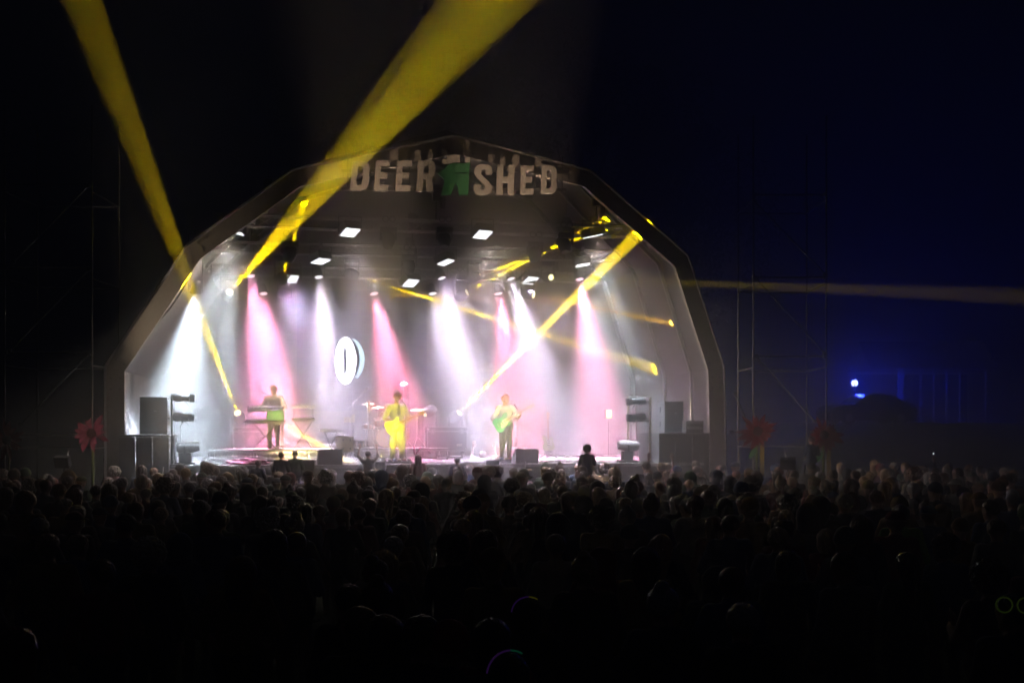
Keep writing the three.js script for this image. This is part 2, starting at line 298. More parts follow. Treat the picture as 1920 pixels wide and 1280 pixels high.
const capsule = (b) => {                                  // tapered capsule distance
  const [p, q, r0, r1] = b, dx = q[0] - p[0], dy = q[1] - p[1], dz = q[2] - p[2], L = dx * dx + dy * dy + dz * dz || 1e-9;
  return (x, y, z) => { const ax = x - p[0], ay = y - p[1], az = z - p[2], t = Math.min(1, Math.max(0, (ax * dx + ay * dy + az * dz) / L)); return Math.hypot(ax - t * dx, ay - t * dy, az - t * dz) - r0 - (r1 - r0) * t; };
};
function field(bones, k) {
  const d = bones.map(capsule);
  return (x, y, z) => { let m = 9; for (const g of d) { const v = g(x, y, z); if (v - m > k) continue; const h = Math.max(k - Math.abs(v - m), 0) / k; m = Math.min(m, v) - h * h * k * 0.25; } return m; };
}
const mixp = (a, b, t) => a.map((v, i) => v + (b[i] - v) * t);
// a hand: palm, four fingers of different lengths bent at the knuckles, thumb from the side of the palm
function handBones(w, dir, side, curl, slot, k = 1) {
  const d = V(...dir).normalize(), s = V(...side).addScaledVector(d, -V(...side).dot(d)).normalize(), n = d.clone().cross(s), W = V(...w), B = [];
  const P = (a, b, c) => W.clone().addScaledVector(d, a * k).addScaledVector(s, b * k).addScaledVector(n, c * k).toArray();
  for (const o of [-0.024, 0, 0.024]) B.push([P(0, o * 0.6, 0), P(0.085, o, 0), 0.016 * k, 0.014 * k, slot]);
  [[-0.033, 0.06], [-0.011, 0.075], [0.011, 0.08], [0.033, 0.07]].forEach(([o, L]) => {
    const c1 = Math.cos(curl), s1 = Math.sin(curl), c2 = Math.cos(2.2 * curl), s2 = Math.sin(2.2 * curl), a = P(0.088, o, 0), b = P(0.088 + 0.5 * L * c1, o * 1.08, 0.5 * L * s1), c = P(0.088 + 0.5 * L * (c1 + c2), o * 1.12, 0.5 * L * (s1 + s2));
    B.push([a, b, 0.0105 * k, 0.0095 * k, slot], [b, c, 0.0095 * k, 0.008 * k, slot]);
  });
  B.push([P(0.02, 0.03, 0.005), P(0.055, 0.062, 0.015 + 0.02 * curl), 0.014 * k, 0.011 * k, slot], [P(0.055, 0.062, 0.015 + 0.02 * curl), P(0.088, 0.066, 0.022 + 0.03 * curl), 0.011 * k, 0.009 * k, slot]);
  return B;
}
// pose: l / r = { elbow, wrist, dir, side, curl }, legs, lean, head turn and nod. Slots: 0 skin, 1 top, 2 trousers, 3 shoes, 4 eyes, 5 mouth
function makeBody(pose, cell, fine) {
  const H = pose.head ?? [0, 1.62, 0.01], neck = [0, 1.455, -0.005], sl = pose.sleeve ?? 0.5, g = pose.girth ?? 1, turn = pose.turn ?? 0, nod = pose.nod ?? 0;
  const hd = (x, y, z) => { const y1 = y * Math.cos(nod) - z * Math.sin(nod), z1 = y * Math.sin(nod) + z * Math.cos(nod); return [H[0] + x * Math.cos(turn) + z1 * Math.sin(turn), H[1] + y1, H[2] - x * Math.sin(turn) + z1 * Math.cos(turn)]; };
  const torso = [
    [[-0.085, 0.93, 0], [0.085, 0.93, 0], 0.125 * g, 0.125 * g, 2], [[-0.05, 1.04, 0], [0.05, 1.04, 0], 0.118 * g, 0.118 * g, 1], [[-0.055, 1.0, 0], [-0.07, 1.32, -0.01], 0.115 * g, 0.115 * g, 1], [[0.055, 1.0, 0], [0.07, 1.32, -0.01], 0.115 * g, 0.115 * g, 1],
    [[-0.17, 1.41, -0.015], [0.17, 1.41, -0.015], 0.068, 0.068, 1], [[0, 1.36, 0.0], [0, 1.47, -0.01], 0.1, 0.06, 1], [neck, hd(0, -0.02, -0.01), 0.055, 0.055, 0],
  ];
  const headB = [[hd(0, 0.02, -0.02), hd(0, 0.045, 0.0), 0.088, 0.092, 0], [hd(0, -0.04, 0.03), hd(0, -0.075, 0.055), 0.06, 0.038, 0], [hd(0, 0.02, 0.09), hd(0, -0.015, 0.104), 0.01, 0.015, 0], [hd(-0.088, 0.0, -0.005), hd(-0.09, 0.03, -0.012), 0.016, 0.02, 0], [hd(0.088, 0.0, -0.005), hd(0.09, 0.03, -0.012), 0.016, 0.02, 0], [hd(-0.04, 0.035, 0.075), hd(0.04, 0.035, 0.075), 0.014, 0.014, 0]];
  const arms = [], hands = [];
  for (const [a, sx] of [[pose.r, 1], [pose.l, -1]]) {
    if (!a) continue;
    const S = [0.185 * sx, 1.405, -0.015], m = mixp(S, a.elbow, Math.min(1, sl * 2)), baggy = sl < 0.95 ? 0.012 : 0;
    arms.push([S, m, 0.062 + baggy, 0.05 + baggy, 1]);
    if (sl < 0.5) arms.push([m, a.elbow, 0.045, 0.042, 0]);
    if (sl > 0.6) arms.push([a.elbow, mixp(a.elbow, a.wrist, sl * 2 - 1), 0.05, 0.042, 1]);
    arms.push([a.elbow, a.wrist, 0.041, 0.029, 0]);
    hands.push(handBones(a.wrist, a.dir, a.side ?? [sx * -0.3, 0, 1], a.curl ?? 0.35, 0));
  }
  const legs = [];
  for (const [k, sx] of [[pose.rl, 1], [pose.ll, -1]]) {
    const knee = k?.knee ?? [0.095 * sx, 0.5, 0.02], ank = k?.ankle ?? [0.105 * sx, 0.085, -0.02], toe = k?.toe ?? [ank[0] + 0.03 * sx, 0.035, ank[2] + 0.17], w = pose.wide ?? 1;
    legs.push([[0.085 * sx, 0.9, 0], knee, 0.097, 0.07 * w, 2], [knee, [ank[0], ank[1] + 0.02, ank[2]], 0.068 * w, 0.052 * w, 2], [[ank[0], ank[1] - 0.03, ank[2] - 0.03], toe, 0.05, 0.036, 3]);
  }
  const sets = fine ? [{ b: [...torso, ...arms, ...legs], c: cell, k: 0.05 }, { b: [...headB, torso[6]], c: 0.009, k: 0.025 }, ...hands.map((b) => ({ b, c: 0.0055, k: 0.008 }))]
    : [{ b: [...torso, ...arms, ...legs, ...headB, ...hands.flatMap((h) => (pose.fists ? [] : [[h[1][0], h[1][1], 0.03, 0.026, 0], [h[1][1], h[6][1], 0.026, 0.015, 0]]))], c: cell, k: 0.045 }, ...(pose.fists ? hands.map((b) => ({ b, c: 0.007, k: 0.009 })) : [])];
  const pos = [], nor = [], bySlot = [[], [], [], [], [], []], eyes = [hd(-0.034, 0.016, 0.098), hd(0.034, 0.016, 0.098)], mouth = [hd(-0.018, -0.055, 0.092), hd(0.018, -0.055, 0.092)];
  for (const { b, c, k } of sets) {
    const f = field(b, k), lo = [9, 9, 9], hi = [-9, -9, -9];
    for (const q of b) for (const [p, r] of [[q[0], q[2]], [q[1], q[3]]]) for (let i = 0; i < 3; i++) { lo[i] = Math.min(lo[i], p[i] - r - 2.5 * c); hi[i] = Math.max(hi[i], p[i] + r + 2.5 * c); }
    lo[1] = Math.max(lo[1], -0.002 - c);
    const g2 = netMesh((x, y, z) => Math.max(f(x, y, z), -y), lo, hi, c), base = pos.length / 3, caps = b.map(capsule);
    for (let i = 0; i < g2.pos.length; i++) { pos.push(g2.pos[i]); nor.push(g2.nor[i]); }
    for (let i = 0; i < g2.index.length; i += 3) {
      const t = g2.index.slice(i, i + 3), ctr = [0, 1, 2].map((a) => (g2.pos[t[0] * 3 + a] + g2.pos[t[1] * 3 + a] + g2.pos[t[2] * 3 + a]) / 3);
      let best = 9, slot = 0; b.forEach((q, j) => { const d = caps[j](...ctr); if (d < best) { best = d; slot = q[4]; } });
      if (fine && c === 0.009) { for (const e of eyes) if (Math.hypot(ctr[0] - e[0], ctr[1] - e[1], ctr[2] - e[2]) < 0.015) slot = 4; if (capsule([...mouth, 0.012, 0.012])(...ctr) < 0) slot = 5; }
      bySlot[slot].push(...t.map((v) => v + base));
    }
  }
  const geo = new THREE.BufferGeometry(); geo.setAttribute('position', new THREE.Float32BufferAttribute(pos, 3)); geo.setAttribute('normal', new THREE.Float32BufferAttribute(nor, 3));
  geo.setAttribute('uv', new THREE.Float32BufferAttribute(new Float32Array(pos.length / 3 * 2).map((_, i) => (i % 2 ? pos[(i >> 1) * 3 + 1] : pos[(i >> 1) * 3] + pos[(i >> 1) * 3 + 2]) * 2), 2));
  const all = bySlot.flat(); let start = 0; geo.setIndex(all);
  bySlot.forEach((s, i) => { if (s.length) geo.addGroup(start, s.length, i); start += s.length; });
  geo.userData.head = hd; return geo;
}
// hair and hats, round a head whose middle is at the origin, face to +z
function makeHair(style, cell, strands) {
  const ball = (c, r) => (x, y, z) => Math.hypot(x - c[0], y - c[1], z - c[2]) - r, sm = (a, b, k) => { const h = Math.max(k - Math.abs(a - b), 0) / k; return Math.min(a, b) - h * h * k / 4; };
  const cap = (x, y, z) => Math.max(Math.hypot(x / 0.98, (y - 0.037), (z + 0.012) / 1.06) - 0.113, Math.min(z - 0.02 - (y - 0.05) * 1.1, 0.055 - y), -0.035 - y + (z < 0 ? -0.05 : 0));
  const wob = (x, y, z, s, a) => a * noise3(x * s, y * s, z * s);
  const F = {
    short: (x, y, z) => cap(x, y, z) + wob(x, y, z, 28, 0.007),
    crop: (x, y, z) => cap(x, y, z) + 0.008 + wob(x, y, z, 45, 0.002),
    curly: (x, y, z) => Math.max(Math.hypot(x, (y - 0.06) * 1.05, z + 0.03) - 0.155, Math.min(z - 0.035, 0.06 - y)) + wob(x, y, z, 26, 0.02),
    bob: (x, y, z) => sm(cap(x, y, z), Math.max(Math.hypot(x / 1.05, (y + 0.02) / 1.5, (z + 0.03) / 0.95) - 0.115, z - 0.015), 0.03) + wob(x * 2, y * 0.4, z * 2, 22, 0.006),
    long: (x, y, z) => sm(cap(x, y, z), Math.max(sm(capsule([[-0.05, 0.02, -0.03], [-0.055, -0.27, -0.075], 0.08, 0.055])(x, y, z), capsule([[0.05, 0.02, -0.03], [0.055, -0.29, -0.075], 0.08, 0.055])(x, y, z), 0.06), z - 0.02), 0.03) + wob(x * 2, y * 0.3, z * 2, 24, 0.008),
    tail: (x, y, z) => sm(cap(x, y, z), capsule([[0, 0.07, -0.12], [0, -0.14, -0.16], 0.038, 0.018])(x, y, z), 0.03) + wob(x, y, z, 30, 0.004),
    bun: (x, y, z) => sm(cap(x, y, z), ball([0, 0.145, -0.07], 0.052)(x, y, z), 0.02) + wob(x, y, z, 30, 0.006),
    beanie: (x, y, z) => Math.max(Math.hypot(x, (y - 0.05) / 1.16, (z + 0.01)) - 0.122, 0.03 - y + z * 0.2) + wob(x, y, z, 40, 0.002),
    peaked: (x, y, z) => Math.min(Math.max(Math.hypot(x, (y - 0.04), (z + 0.008)) - 0.12, 0.05 - y), Math.max(Math.hypot(x, (z - 0.1) * 0.9) - 0.085, Math.abs(y - 0.055 + (z - 0.1) * 0.15) - 0.008)),
    hood: (x, y, z) => Math.max(sm(Math.hypot(x / 1.05, (y - 0.02) / 1.12, (z + 0.02) / 1.05) - 0.135, capsule([[-0.07, -0.14, -0.05], [0.07, -0.14, -0.05], 0.07, 0.07])(x, y, z), 0.08), z - 0.06),
  }[style];
  const g = netMesh(F, [-0.22, -0.4, -0.26], [0.22, 0.26, 0.24], cell), pos = g.pos, nor = [...g.nor], index = g.index, n = pos.length / 3;
  for (let i = 0; i < strands; i++) {                      // loose single hairs
    const v = Math.floor(rnd() * n), p = [0, 1, 2].map((k) => pos[v * 3 + k]), m = [0, 1, 2].map((k) => nor[v * 3 + k]), L = rr(0.008, style === 'curly' ? 0.03 : 0.018), b = pos.length / 3, s = [rr(-1, 1), rr(-0.9, 0.4), rr(-1, 1)];
    pos.push(...p.map((c, k) => c - m[k] * 0.004 + s[k] * 0.001), ...p.map((c, k) => c - m[k] * 0.004 - s[k] * 0.001), ...p.map((c, k) => c + m[k] * L + s[k] * L * 0.7)); nor.push(...m, ...m, ...m); index.push(b, b + 1, b + 2);
  }
  const geo = new THREE.BufferGeometry(); geo.setAttribute('position', new THREE.Float32BufferAttribute(pos, 3)); geo.setAttribute('normal', new THREE.Float32BufferAttribute(nor, 3)); geo.setIndex(index); return geo;
}
const cloth = (r, g, b) => new THREE.MeshPhysicalMaterial({ color: lin(r, g, b), roughness: 0.9, map: weave, sheen: 0.6, sheenColor: lin(0.5, 0.5, 0.5), sheenRoughness: 0.5 });
const hairOf = (r, g, b) => new THREE.MeshPhysicalMaterial({ color: lin(r, g, b), roughness: 0.38, sheen: 1, sheenColor: lin(Math.min(1, 0.45 + r), Math.min(1, 0.4 + g), Math.min(1, 0.36 + b)), sheenRoughness: 0.45 });
const EYE_M = mat(0.02, 0.015, 0.012, 0.4), LIP = mat(0.35, 0.12, 0.1, 0.6), SKINS = [mat(0.55, 0.34, 0.25, 0.6), mat(0.48, 0.28, 0.2, 0.6), mat(0.3, 0.16, 0.1, 0.6)];
const SHOE = cloth(0.05, 0.045, 0.04);
const HAIRS = { brown: hairOf(0.09, 0.045, 0.022), black: hairOf(0.015, 0.012, 0.011), fair: hairOf(0.46, 0.3, 0.14), grey: hairOf(0.45, 0.42, 0.4), auburn: hairOf(0.22, 0.07, 0.02) };

// ------------------------------------------------------------------ sign with cut-out letters
{
  const z = 0.05, a = st(660, 330, z), o = thing('festival_sign', 'warm lit sign of cut-out letters with a green deer under the roof ridge', 'sign', [a.x, a.y, z]);
  const L = (px, py) => { const p = st(px, py, z); return new THREE.Vector2(p.x - a.x, p.y - a.y); };
  const poly = (pts, holes = []) => { const s = new THREE.Shape(pts); holes.forEach((h) => s.holes.push(new THREE.Path(h))); return new THREE.ExtrudeGeometry(s, { depth: 0.05, bevelEnabled: true, bevelSize: 0.008, bevelThickness: 0.008, bevelSegments: 1 }); };
  const box4 = (x0, x1, y0, y1, f) => [f(x0, y0), f(x1, y0), f(x1, y1), f(x0, y1)];
  // a letter stands in a cell of the survey: left, right, top, bottom, and lean of its top
  const cell = (x0, x1, y0, y1, lean) => (u, v) => L(x0 + (x1 - x0) * u + lean * (1 - v), y0 + (y1 - y0) * v);
  const rounded = (f, u0, v0, u1, v1, r = 0.16) => [f(u0, v0), f(u1 - r * 1.6, v0), f(u1 - r * 0.5, v0 + r * 0.25), f(u1, v0 + r * 0.9), f(u1, v1 - r * 0.9), f(u1 - r * 0.5, v1 - r * 0.25), f(u1 - r * 1.6, v1), f(u0, v1)];
  const letter = {
    D: (f) => poly(rounded(f, 0, 0, 1, 1, 0.22), [rounded(f, 0.34, 0.17, 0.66, 0.83, 0.1)]),
    E: (f) => poly([f(0, 0), f(1, 0), f(1, 0.19), f(0.36, 0.19), f(0.36, 0.4), f(0.86, 0.4), f(0.86, 0.59), f(0.36, 0.59), f(0.36, 0.81), f(1, 0.81), f(1, 1), f(0, 1)]),
    H: (f) => poly([f(0, 0), f(0.34, 0), f(0.34, 0.4), f(0.66, 0.4), f(0.66, 0), f(1, 0), f(1, 1), f(0.66, 1), f(0.66, 0.59), f(0.34, 0.59), f(0.34, 1), f(0, 1)]),
    R: (f) => poly([f(0, 0), f(0.7, 0), f(0.92, 0.06), f(1, 0.18), f(1, 0.4), f(0.93, 0.5), f(0.8, 0.56), f(1, 1), f(0.66, 1), f(0.5, 0.62), f(0.34, 0.62), f(0.34, 1), f(0, 1)], [[f(0.34, 0.17), f(0.6, 0.17), f(0.66, 0.22), f(0.66, 0.4), f(0.6, 0.45), f(0.34, 0.45)]]),
    S: (f) => poly([f(1, 0.34), f(0.66, 0.34), f(0.66, 0.21), f(0.58, 0.16), f(0.42, 0.16), f(0.35, 0.22), f(0.36, 0.32), f(0.86, 0.58), f(1, 0.7), f(1, 0.85), f(0.9, 0.95), f(0.7, 1), f(0.3, 1), f(0.1, 0.95), f(0, 0.84), f(0, 0.66), f(0.34, 0.66), f(0.34, 0.8), f(0.42, 0.85), f(0.58, 0.85), f(0.65, 0.79), f(0.63, 0.7), f(0.14, 0.44), f(0.01, 0.32), f(0, 0.15), f(0.1, 0.05), f(0.3, 0), f(0.7, 0), f(0.9, 0.05), f(1, 0.15)]),
  };
  [['D', 656, 689, 303, 357, 4], ['E', 700, 726, 302, 358, 5], ['E', 741, 768, 302, 359, 4], ['R', 780, 812, 302, 359, 4], ['S', 888, 920, 309, 366, 2], ['H', 930, 962, 310, 366, 2], ['E', 975, 999, 311, 365, 1], ['D', 1014, 1042, 311, 364, 1]].forEach(([c, x0, x1, y0, y1, lean]) => part('letter_' + c.toLowerCase(), letter[c](cell(x0, x1, y0, y1, lean)), M.sign, o));
  part('deer_emblem', poly([[821, 326], [833, 317], [838, 311], [846, 308], [881, 306], [878, 322], [877, 366], [860, 366], [858, 352], [854, 342], [849, 352], [845, 365], [827, 366], [833, 340], [831, 334]].map(([x, y]) => L(x, y)).reverse(), [box4(851, 875, 324, 327, L)]), M.green, o);
  part('antler', poly([[829, 307], [829, 300], [838, 300], [838, 294], [847, 291], [861, 291], [861, 305], [846, 305], [846, 307]].map(([x, y]) => L(x, y)).reverse()), M.sign, o);
  part('antler', poly([[871, 304], [872, 295], [881, 296], [880, 305]].map(([x, y]) => L(x, y)).reverse()), M.sign, o);
  for (const [y0, y1] of [[319, 321], [353, 355]]) part('rail', plank(V(L(640, y0).x, L(640, y0).y, -0.06), V(L(1062, y1).x, L(1062, y1).y, -0.06), 0.04, 0.07), M.matt, o);
  for (const x of [652, 768, 880, 1004, 1056]) part('hanger', plank(V(L(x, 356).x, L(x, 356).y, -0.09), V(L(x, 300).x, L(x, 292).y, -0.09), 0.03, 0.03), M.matt, o);
}
// ------------------------------------------------------------------ screen with its glowing ring
{
  const z = -8.45, a = st(556, 770, z), b = st(800, 548, z), o = thing('led_screen', 'dark blue video screen on the back drape showing a white ring', 'screen', [a.x, a.y, z]);
  const w = b.x - a.x, h = b.y - a.y, Q = (px, py) => { const p = st(px, py, z + 0.05); return new THREE.Vector2(p.x - a.x, p.y - a.y); };
  for (let i = 0; i < 7; i++) for (let j = 0; j < 6; j++) part('screen_tile', box(w / 7 - 0.006, h / 6 - 0.006, 0.06, (i + 0.5) * w / 7, (j + 0.5) * h / 6, 0, 0.004), o.userData.tile ??= mat(0.02, 0.035, 0.11, 0.5), o);
  delete o.userData.tile;
  const oval = (cx, cy, rx, ry, n = 26) => Array.from({ length: n }, (_, i) => Q(cx + rx * Math.cos(i / n * 2 * Math.PI), cy - ry * Math.sin(i / n * 2 * Math.PI)));
  const ring = (out, inn) => { const s = new THREE.Shape(out); s.holes.push(new THREE.Path(inn)); return new THREE.ShapeGeometry(s).translate(0, 0, 0.045); };
  part('screen_ring', ring(oval(647.5, 676, 20, 44), oval(646.5, 676, 3.4, 29)), glow(0.95, 0.98, 1, 9), o);
  const arc = (cx, cy, rx, ry, a0, a1) => Array.from({ length: 12 }, (_, i) => { const t = a0 + (a1 - a0) * i / 11; return Q(cx + rx * Math.cos(t), cy - ry * Math.sin(t)); });
  part('screen_ring', new THREE.ShapeGeometry(new THREE.Shape([...arc(652, 674, 31, 42, -0.95, 1.2), ...arc(650, 674, 25, 41, 1.2, -0.95)])).translate(0, 0, 0.045), glow(0.55, 0.85, 1, 3.2), o);
}

// ------------------------------------------------------------------ risers
function riser(label, x0, x1, z0, z1, h) {
  const a = onFloor(x0, z0).x, b = onFloor(x1, z0).x, o = thing('rolling_riser', label, 'riser', [(a + b) / 2, DECK, (z0 + z1) / 2], 0, 'rolling risers'), w = b - a, d = z0 - z1;
  const n = Math.max(1, Math.round(w / 1.2));
  for (let i = 0; i < n; i++) part('board', box(w / n - 0.006, 0.05, d, -w / 2 + (i + 0.5) * w / n, h - 0.025, 0, 0.004), M.deck, o);
  for (const y of [0.1, h - 0.08]) { part('rail', box(w, 0.04, 0.04, 0, y, d / 2 - 0.03, 0.004), M.alu, o); part('rail', box(w, 0.04, 0.04, 0, y, -d / 2 + 0.03, 0.004), M.alu, o); }
  for (let i = 0; i <= n; i++) for (const s of [-1, 1]) {
    const x = -w / 2 + 0.05 + i * (w - 0.1) / n, l = part('leg', bar(V(x, 0.1, s * (d / 2 - 0.06)), V(x, h - 0.06, s * (d / 2 - 0.06)), 0.022), M.alu, o);
    part('wheel', new THREE.CylinderGeometry(0.05, 0.05, 0.03, 12).rotateZ(Math.PI / 2).translate(x, 0.05, s * (d / 2 - 0.06)), M.black, l);
  }
  return DECK + h;
}
const R1 = riser('low rolling riser under the keyboards', 388, 640, -2.5, -4.4, 0.34);
const R2 = riser('low rolling riser under the drum kit behind the singer', 650, 842, -3.9, -6.2, 0.34);

// ------------------------------------------------------------------ the band
function person(label, geo, mats, p, turn, scale, hair, hairMat, group, isWorld) {
  const o = new THREE.Group(); o.name = numbered('person'); o.position.copy(isWorld ? p : onStage(...p)); o.rotation.y = (isWorld ? 0 : YAW) + turn; o.scale.setScalar(scale); scene.add(o);
  tag(o, label, 'person', group);
  part('body', geo, mats, o);
  if (hair) { const h = part(hair.hat ? 'hat' : 'hair', hair.geo, hairMat, o), q = geo.userData.pose ?? {}, H = q.head ?? [0, 1.62, 0.01]; h.position.set(...H); h.rotation.set(q.nod ?? 0, q.turn ?? 0, 0, 'YXZ'); }
  return o;
}
const bodyOf = (pose, cell, fine) => { const g = makeBody(pose, cell, fine); g.userData.pose = pose; return g; };
const look = (skin, top, bottom, shoe = SHOE) => [skin, top, bottom, shoe, EYE_M, LIP];
const fineShort = { geo: makeHair('short', 0.011, 250) }, fineCrop = { geo: makeHair('crop', 0.011, 0) };

// guitars: built flat in x (along the neck) and y, face to +z, middle of the body at the origin
function guitar(label, category, bodyMat, p, quat, scale = 1, world4) {
  const o = new THREE.Group(); o.name = numbered('electric_guitar'); o.position.copy(onStage(...p)); o.quaternion.copy(new THREE.Quaternion().setFromAxisAngle(V(0, 1, 0), YAW).multiply(quat)); o.scale.setScalar(scale); scene.add(o); tag(o, label, category, 'electric guitars');
  const s = new THREE.Shape(), pts = [[-0.22, 0], [-0.21, 0.12], [-0.12, 0.165], [-0.03, 0.125], [0.05, 0.13], [0.13, 0.175], [0.2, 0.15], [0.15, 0.08], [0.11, 0.04], [0.12, -0.03], [0.16, -0.1], [0.1, -0.13], [0.02, -0.12], [-0.06, -0.16], [-0.16, -0.17], [-0.22, -0.1]].map(([x, y]) => new THREE.Vector2(x, y));
  s.moveTo(pts[0].x, pts[0].y); s.splineThru([...pts.slice(1), pts[0]]);
  part('body', new THREE.ExtrudeGeometry(s, { depth: 0.03, bevelEnabled: true, bevelSize: 0.008, bevelThickness: 0.008, bevelSegments: 2, curveSegments: 4 }).translate(0, 0, -0.02), bodyMat, o);
  part('pickguard', new THREE.ExtrudeGeometry(new THREE.Shape([[-0.1, -0.11], [0.05, -0.1], [0.13, -0.04], [0.12, 0.05], [0.02, 0.06], [-0.08, 0.0]].map(([x, y]) => new THREE.Vector2(x, y))), { depth: 0.004, bevelEnabled: false }).translate(0, 0, 0.0185), mat(0.75, 0.74, 0.7, 0.35), o);
  for (const x of [-0.08, -0.02, 0.05]) part('pickup', box(0.02, 0.075, 0.012, x, 0, 0.026, 0.003), M.black, o);
  part('bridge', box(0.035, 0.08, 0.012, -0.135, 0, 0.024, 0.003), M.chrome, o);
  part('neck', box(0.6, 0.052, 0.022, 0.38, 0, 0.014, 0.006), mat(0.35, 0.2, 0.08, 0.45), o);
  part('headstock', new THREE.ExtrudeGeometry(new THREE.Shape([[0.68, -0.026], [0.72, -0.045], [0.86, -0.05], [0.88, -0.01], [0.86, 0.03], [0.72, 0.03], [0.68, 0.026]].map(([x, y]) => new THREE.Vector2(x, y))), { depth: 0.016, bevelEnabled: false }).translate(0, 0, 0.0), mat(0.5, 0.32, 0.14, 0.45), o);
  for (let i = 0; i < 6; i++) part('tuner', box(0.012, 0.02, 0.012, 0.735 + i * 0.023, 0.042, 0.008, 0.002), M.chrome, o);
  return o;
}
const tilt = (deg, yaw = 0, pitch = 0) => new THREE.Quaternion().setFromEuler(new THREE.Euler(pitch, yaw, deg * Math.PI / 180, 'YXZ'));
const LENS_SCALE = 1;
{ // the singer: pale shirt and trousers, guitar low, eyes down to the microphone
  const p = onFloor(744, -1.45), k = 1.07, face = 0.12;
  const pose = { head: [0.01, 1.625, 0.035], turn: 0.15, nod: 0.22, sleeve: 0.5, girth: 1.03, wide: 1.28, r: { elbow: [0.31, 1.13, 0.02], wrist: [0.26, 1.07, 0.24], dir: [-0.5, 0.25, 0.1], side: [0, 0.3, 1], curl: 0.75 }, l: { elbow: [-0.31, 1.13, -0.02], wrist: [-0.1, 1.0, 0.21], dir: [0.8, -0.35, 0.05], side: [0, 0.6, 0.6], curl: 0.5 }, rl: { knee: [0.11, 0.5, 0.04], ankle: [0.13, 0.085, -0.02] }, ll: { knee: [-0.11, 0.5, 0.02], ankle: [-0.12, 0.085, 0.02] } };
  const shirt = cloth(0.7, 0.68, 0.55), trousers = cloth(0.62, 0.6, 0.5), w = look(SKINS[0], shirt, trousers, cloth(0.3, 0.06, 0.05));
  const o = person('singer in a pale short sleeved shirt and trousers playing guitar at the microphone', bodyOf(pose, 0.018, true), w, [p.x, DECK, p.z], face, k, fineShort, HAIRS.brown);
  part('tie', new THREE.ExtrudeGeometry(new THREE.Shape([[-0.025, 1.43], [0.025, 1.43], [0.035, 1.2], [0, 1.16], [-0.035, 1.2]].map(([x, y]) => new THREE.Vector2(x, y))), { depth: 0.012, bevelEnabled: false }).rotateX(-0.06).translate(0.02, 0.02, 0.205), cloth(0.09, 0.07, 0.03), o);
  guitar('yellow lit pale guitar held low by the singer', 'guitar', mat(0.66, 0.72, 0.2, 0.3), [p.x - 0.1, DECK + 1.0, p.z + 0.3], tilt(24, face - 0.08), 1.05);
  // strap
  const m = thing('microphone_stand', 'straight microphone stand in front of the singer', 'microphone stand', [p.x + 0.2, DECK, p.z + 0.5], 0, 'microphone stands');
  part('base', new THREE.CylinderGeometry(0.14, 0.15, 0.025, 24).translate(0, 0.012, 0), M.black, m); part('pole', bar(V(0, 0.02, 0), V(0, 1.5, 0), 0.012), M.steel, m); part('clip', bar(V(0, 1.5, 0), V(-0.02, 1.58, -0.06), 0.016), M.black, m);
  part('microphone', [bar(V(-0.01, 1.55, -0.02), V(-0.07, 1.65, -0.17), 0.018, 10, 0.022), new THREE.SphereGeometry(0.034, 12, 8).translate(-0.08, 1.67, -0.19)], M.black, m);
}
{ // bass player
  const p = onFloor(948, -2.5), k = 1.06, face = 0.1;
  const pose = { head: [0.0, 1.63, 0.02], turn: 0.5, nod: 0.05, sleeve: 0.48, girth: 1.06, wide: 1.1, r: { elbow: [0.34, 1.16, 0.02], wrist: [0.34, 1.2, 0.25], dir: [-0.2, 0.5, 0.25], side: [0, 0.5, 1], curl: 0.7 }, l: { elbow: [-0.35, 1.12, 0.0], wrist: [-0.24, 0.98, 0.22], dir: [0.6, -0.5, 0.1], side: [0, 0.6, 0.6], curl: 0.5 } };
  person('musician in a white T-shirt and dark trousers playing a green guitar', bodyOf(pose, 0.018, true), look(SKINS[0], cloth(0.72, 0.7, 0.68), cloth(0.04, 0.04, 0.05)), [p.x, DECK, p.z], face, k, fineShort, HAIRS.auburn);
  guitar('green guitar held by the musician in the white T-shirt', 'guitar', mat(0.03, 0.3, 0.16, 0.3), [p.x - 0.13, DECK + 1.08, p.z + 0.3], tilt(30, face - 0.08), 1.18);
  const m = thing('microphone_stand', 'microphone stand at the right of the green guitar', 'microphone stand', [p.x + 0.23, DECK, p.z + 0.6], 0, 'microphone stands');
  part('base', new THREE.CylinderGeometry(0.14, 0.15, 0.025, 24).translate(0, 0.012, 0), M.black, m); part('pole', bar(V(0, 0.02, 0), V(0, 1.45, 0), 0.012), M.steel, m); part('microphone', [bar(V(0, 1.45, 0), V(-0.04, 1.56, -0.14), 0.018, 10, 0.022), new THREE.SphereGeometry(0.034, 12, 8).translate(-0.045, 1.58, -0.16)], M.black, m);
}
{ // keyboard player
  const p = onFloor(513, -3.6), pose = { head: [0, 1.61, 0.04], turn: -0.5, nod: 0.25, sleeve: 0.5, r: { elbow: [0.32, 1.15, 0.08], wrist: [0.22, 1.12, 0.32], dir: [0, -0.2, 1], side: [-1, 0, 0], curl: 0.4 }, l: { elbow: [-0.32, 1.15, 0.08], wrist: [-0.24, 1.12, 0.3], dir: [0.1, -0.2, 1], side: [1, 0, 0], curl: 0.4 } };
  person('keyboard player in a pale T-shirt bent over the keys', bodyOf(pose, 0.018, true), look(SKINS[0], cloth(0.6, 0.52, 0.46), cloth(0.02, 0.02, 0.022)), [p.x, R1, p.z], -0.1, 1.02, fineCrop, HAIRS.fair);
}
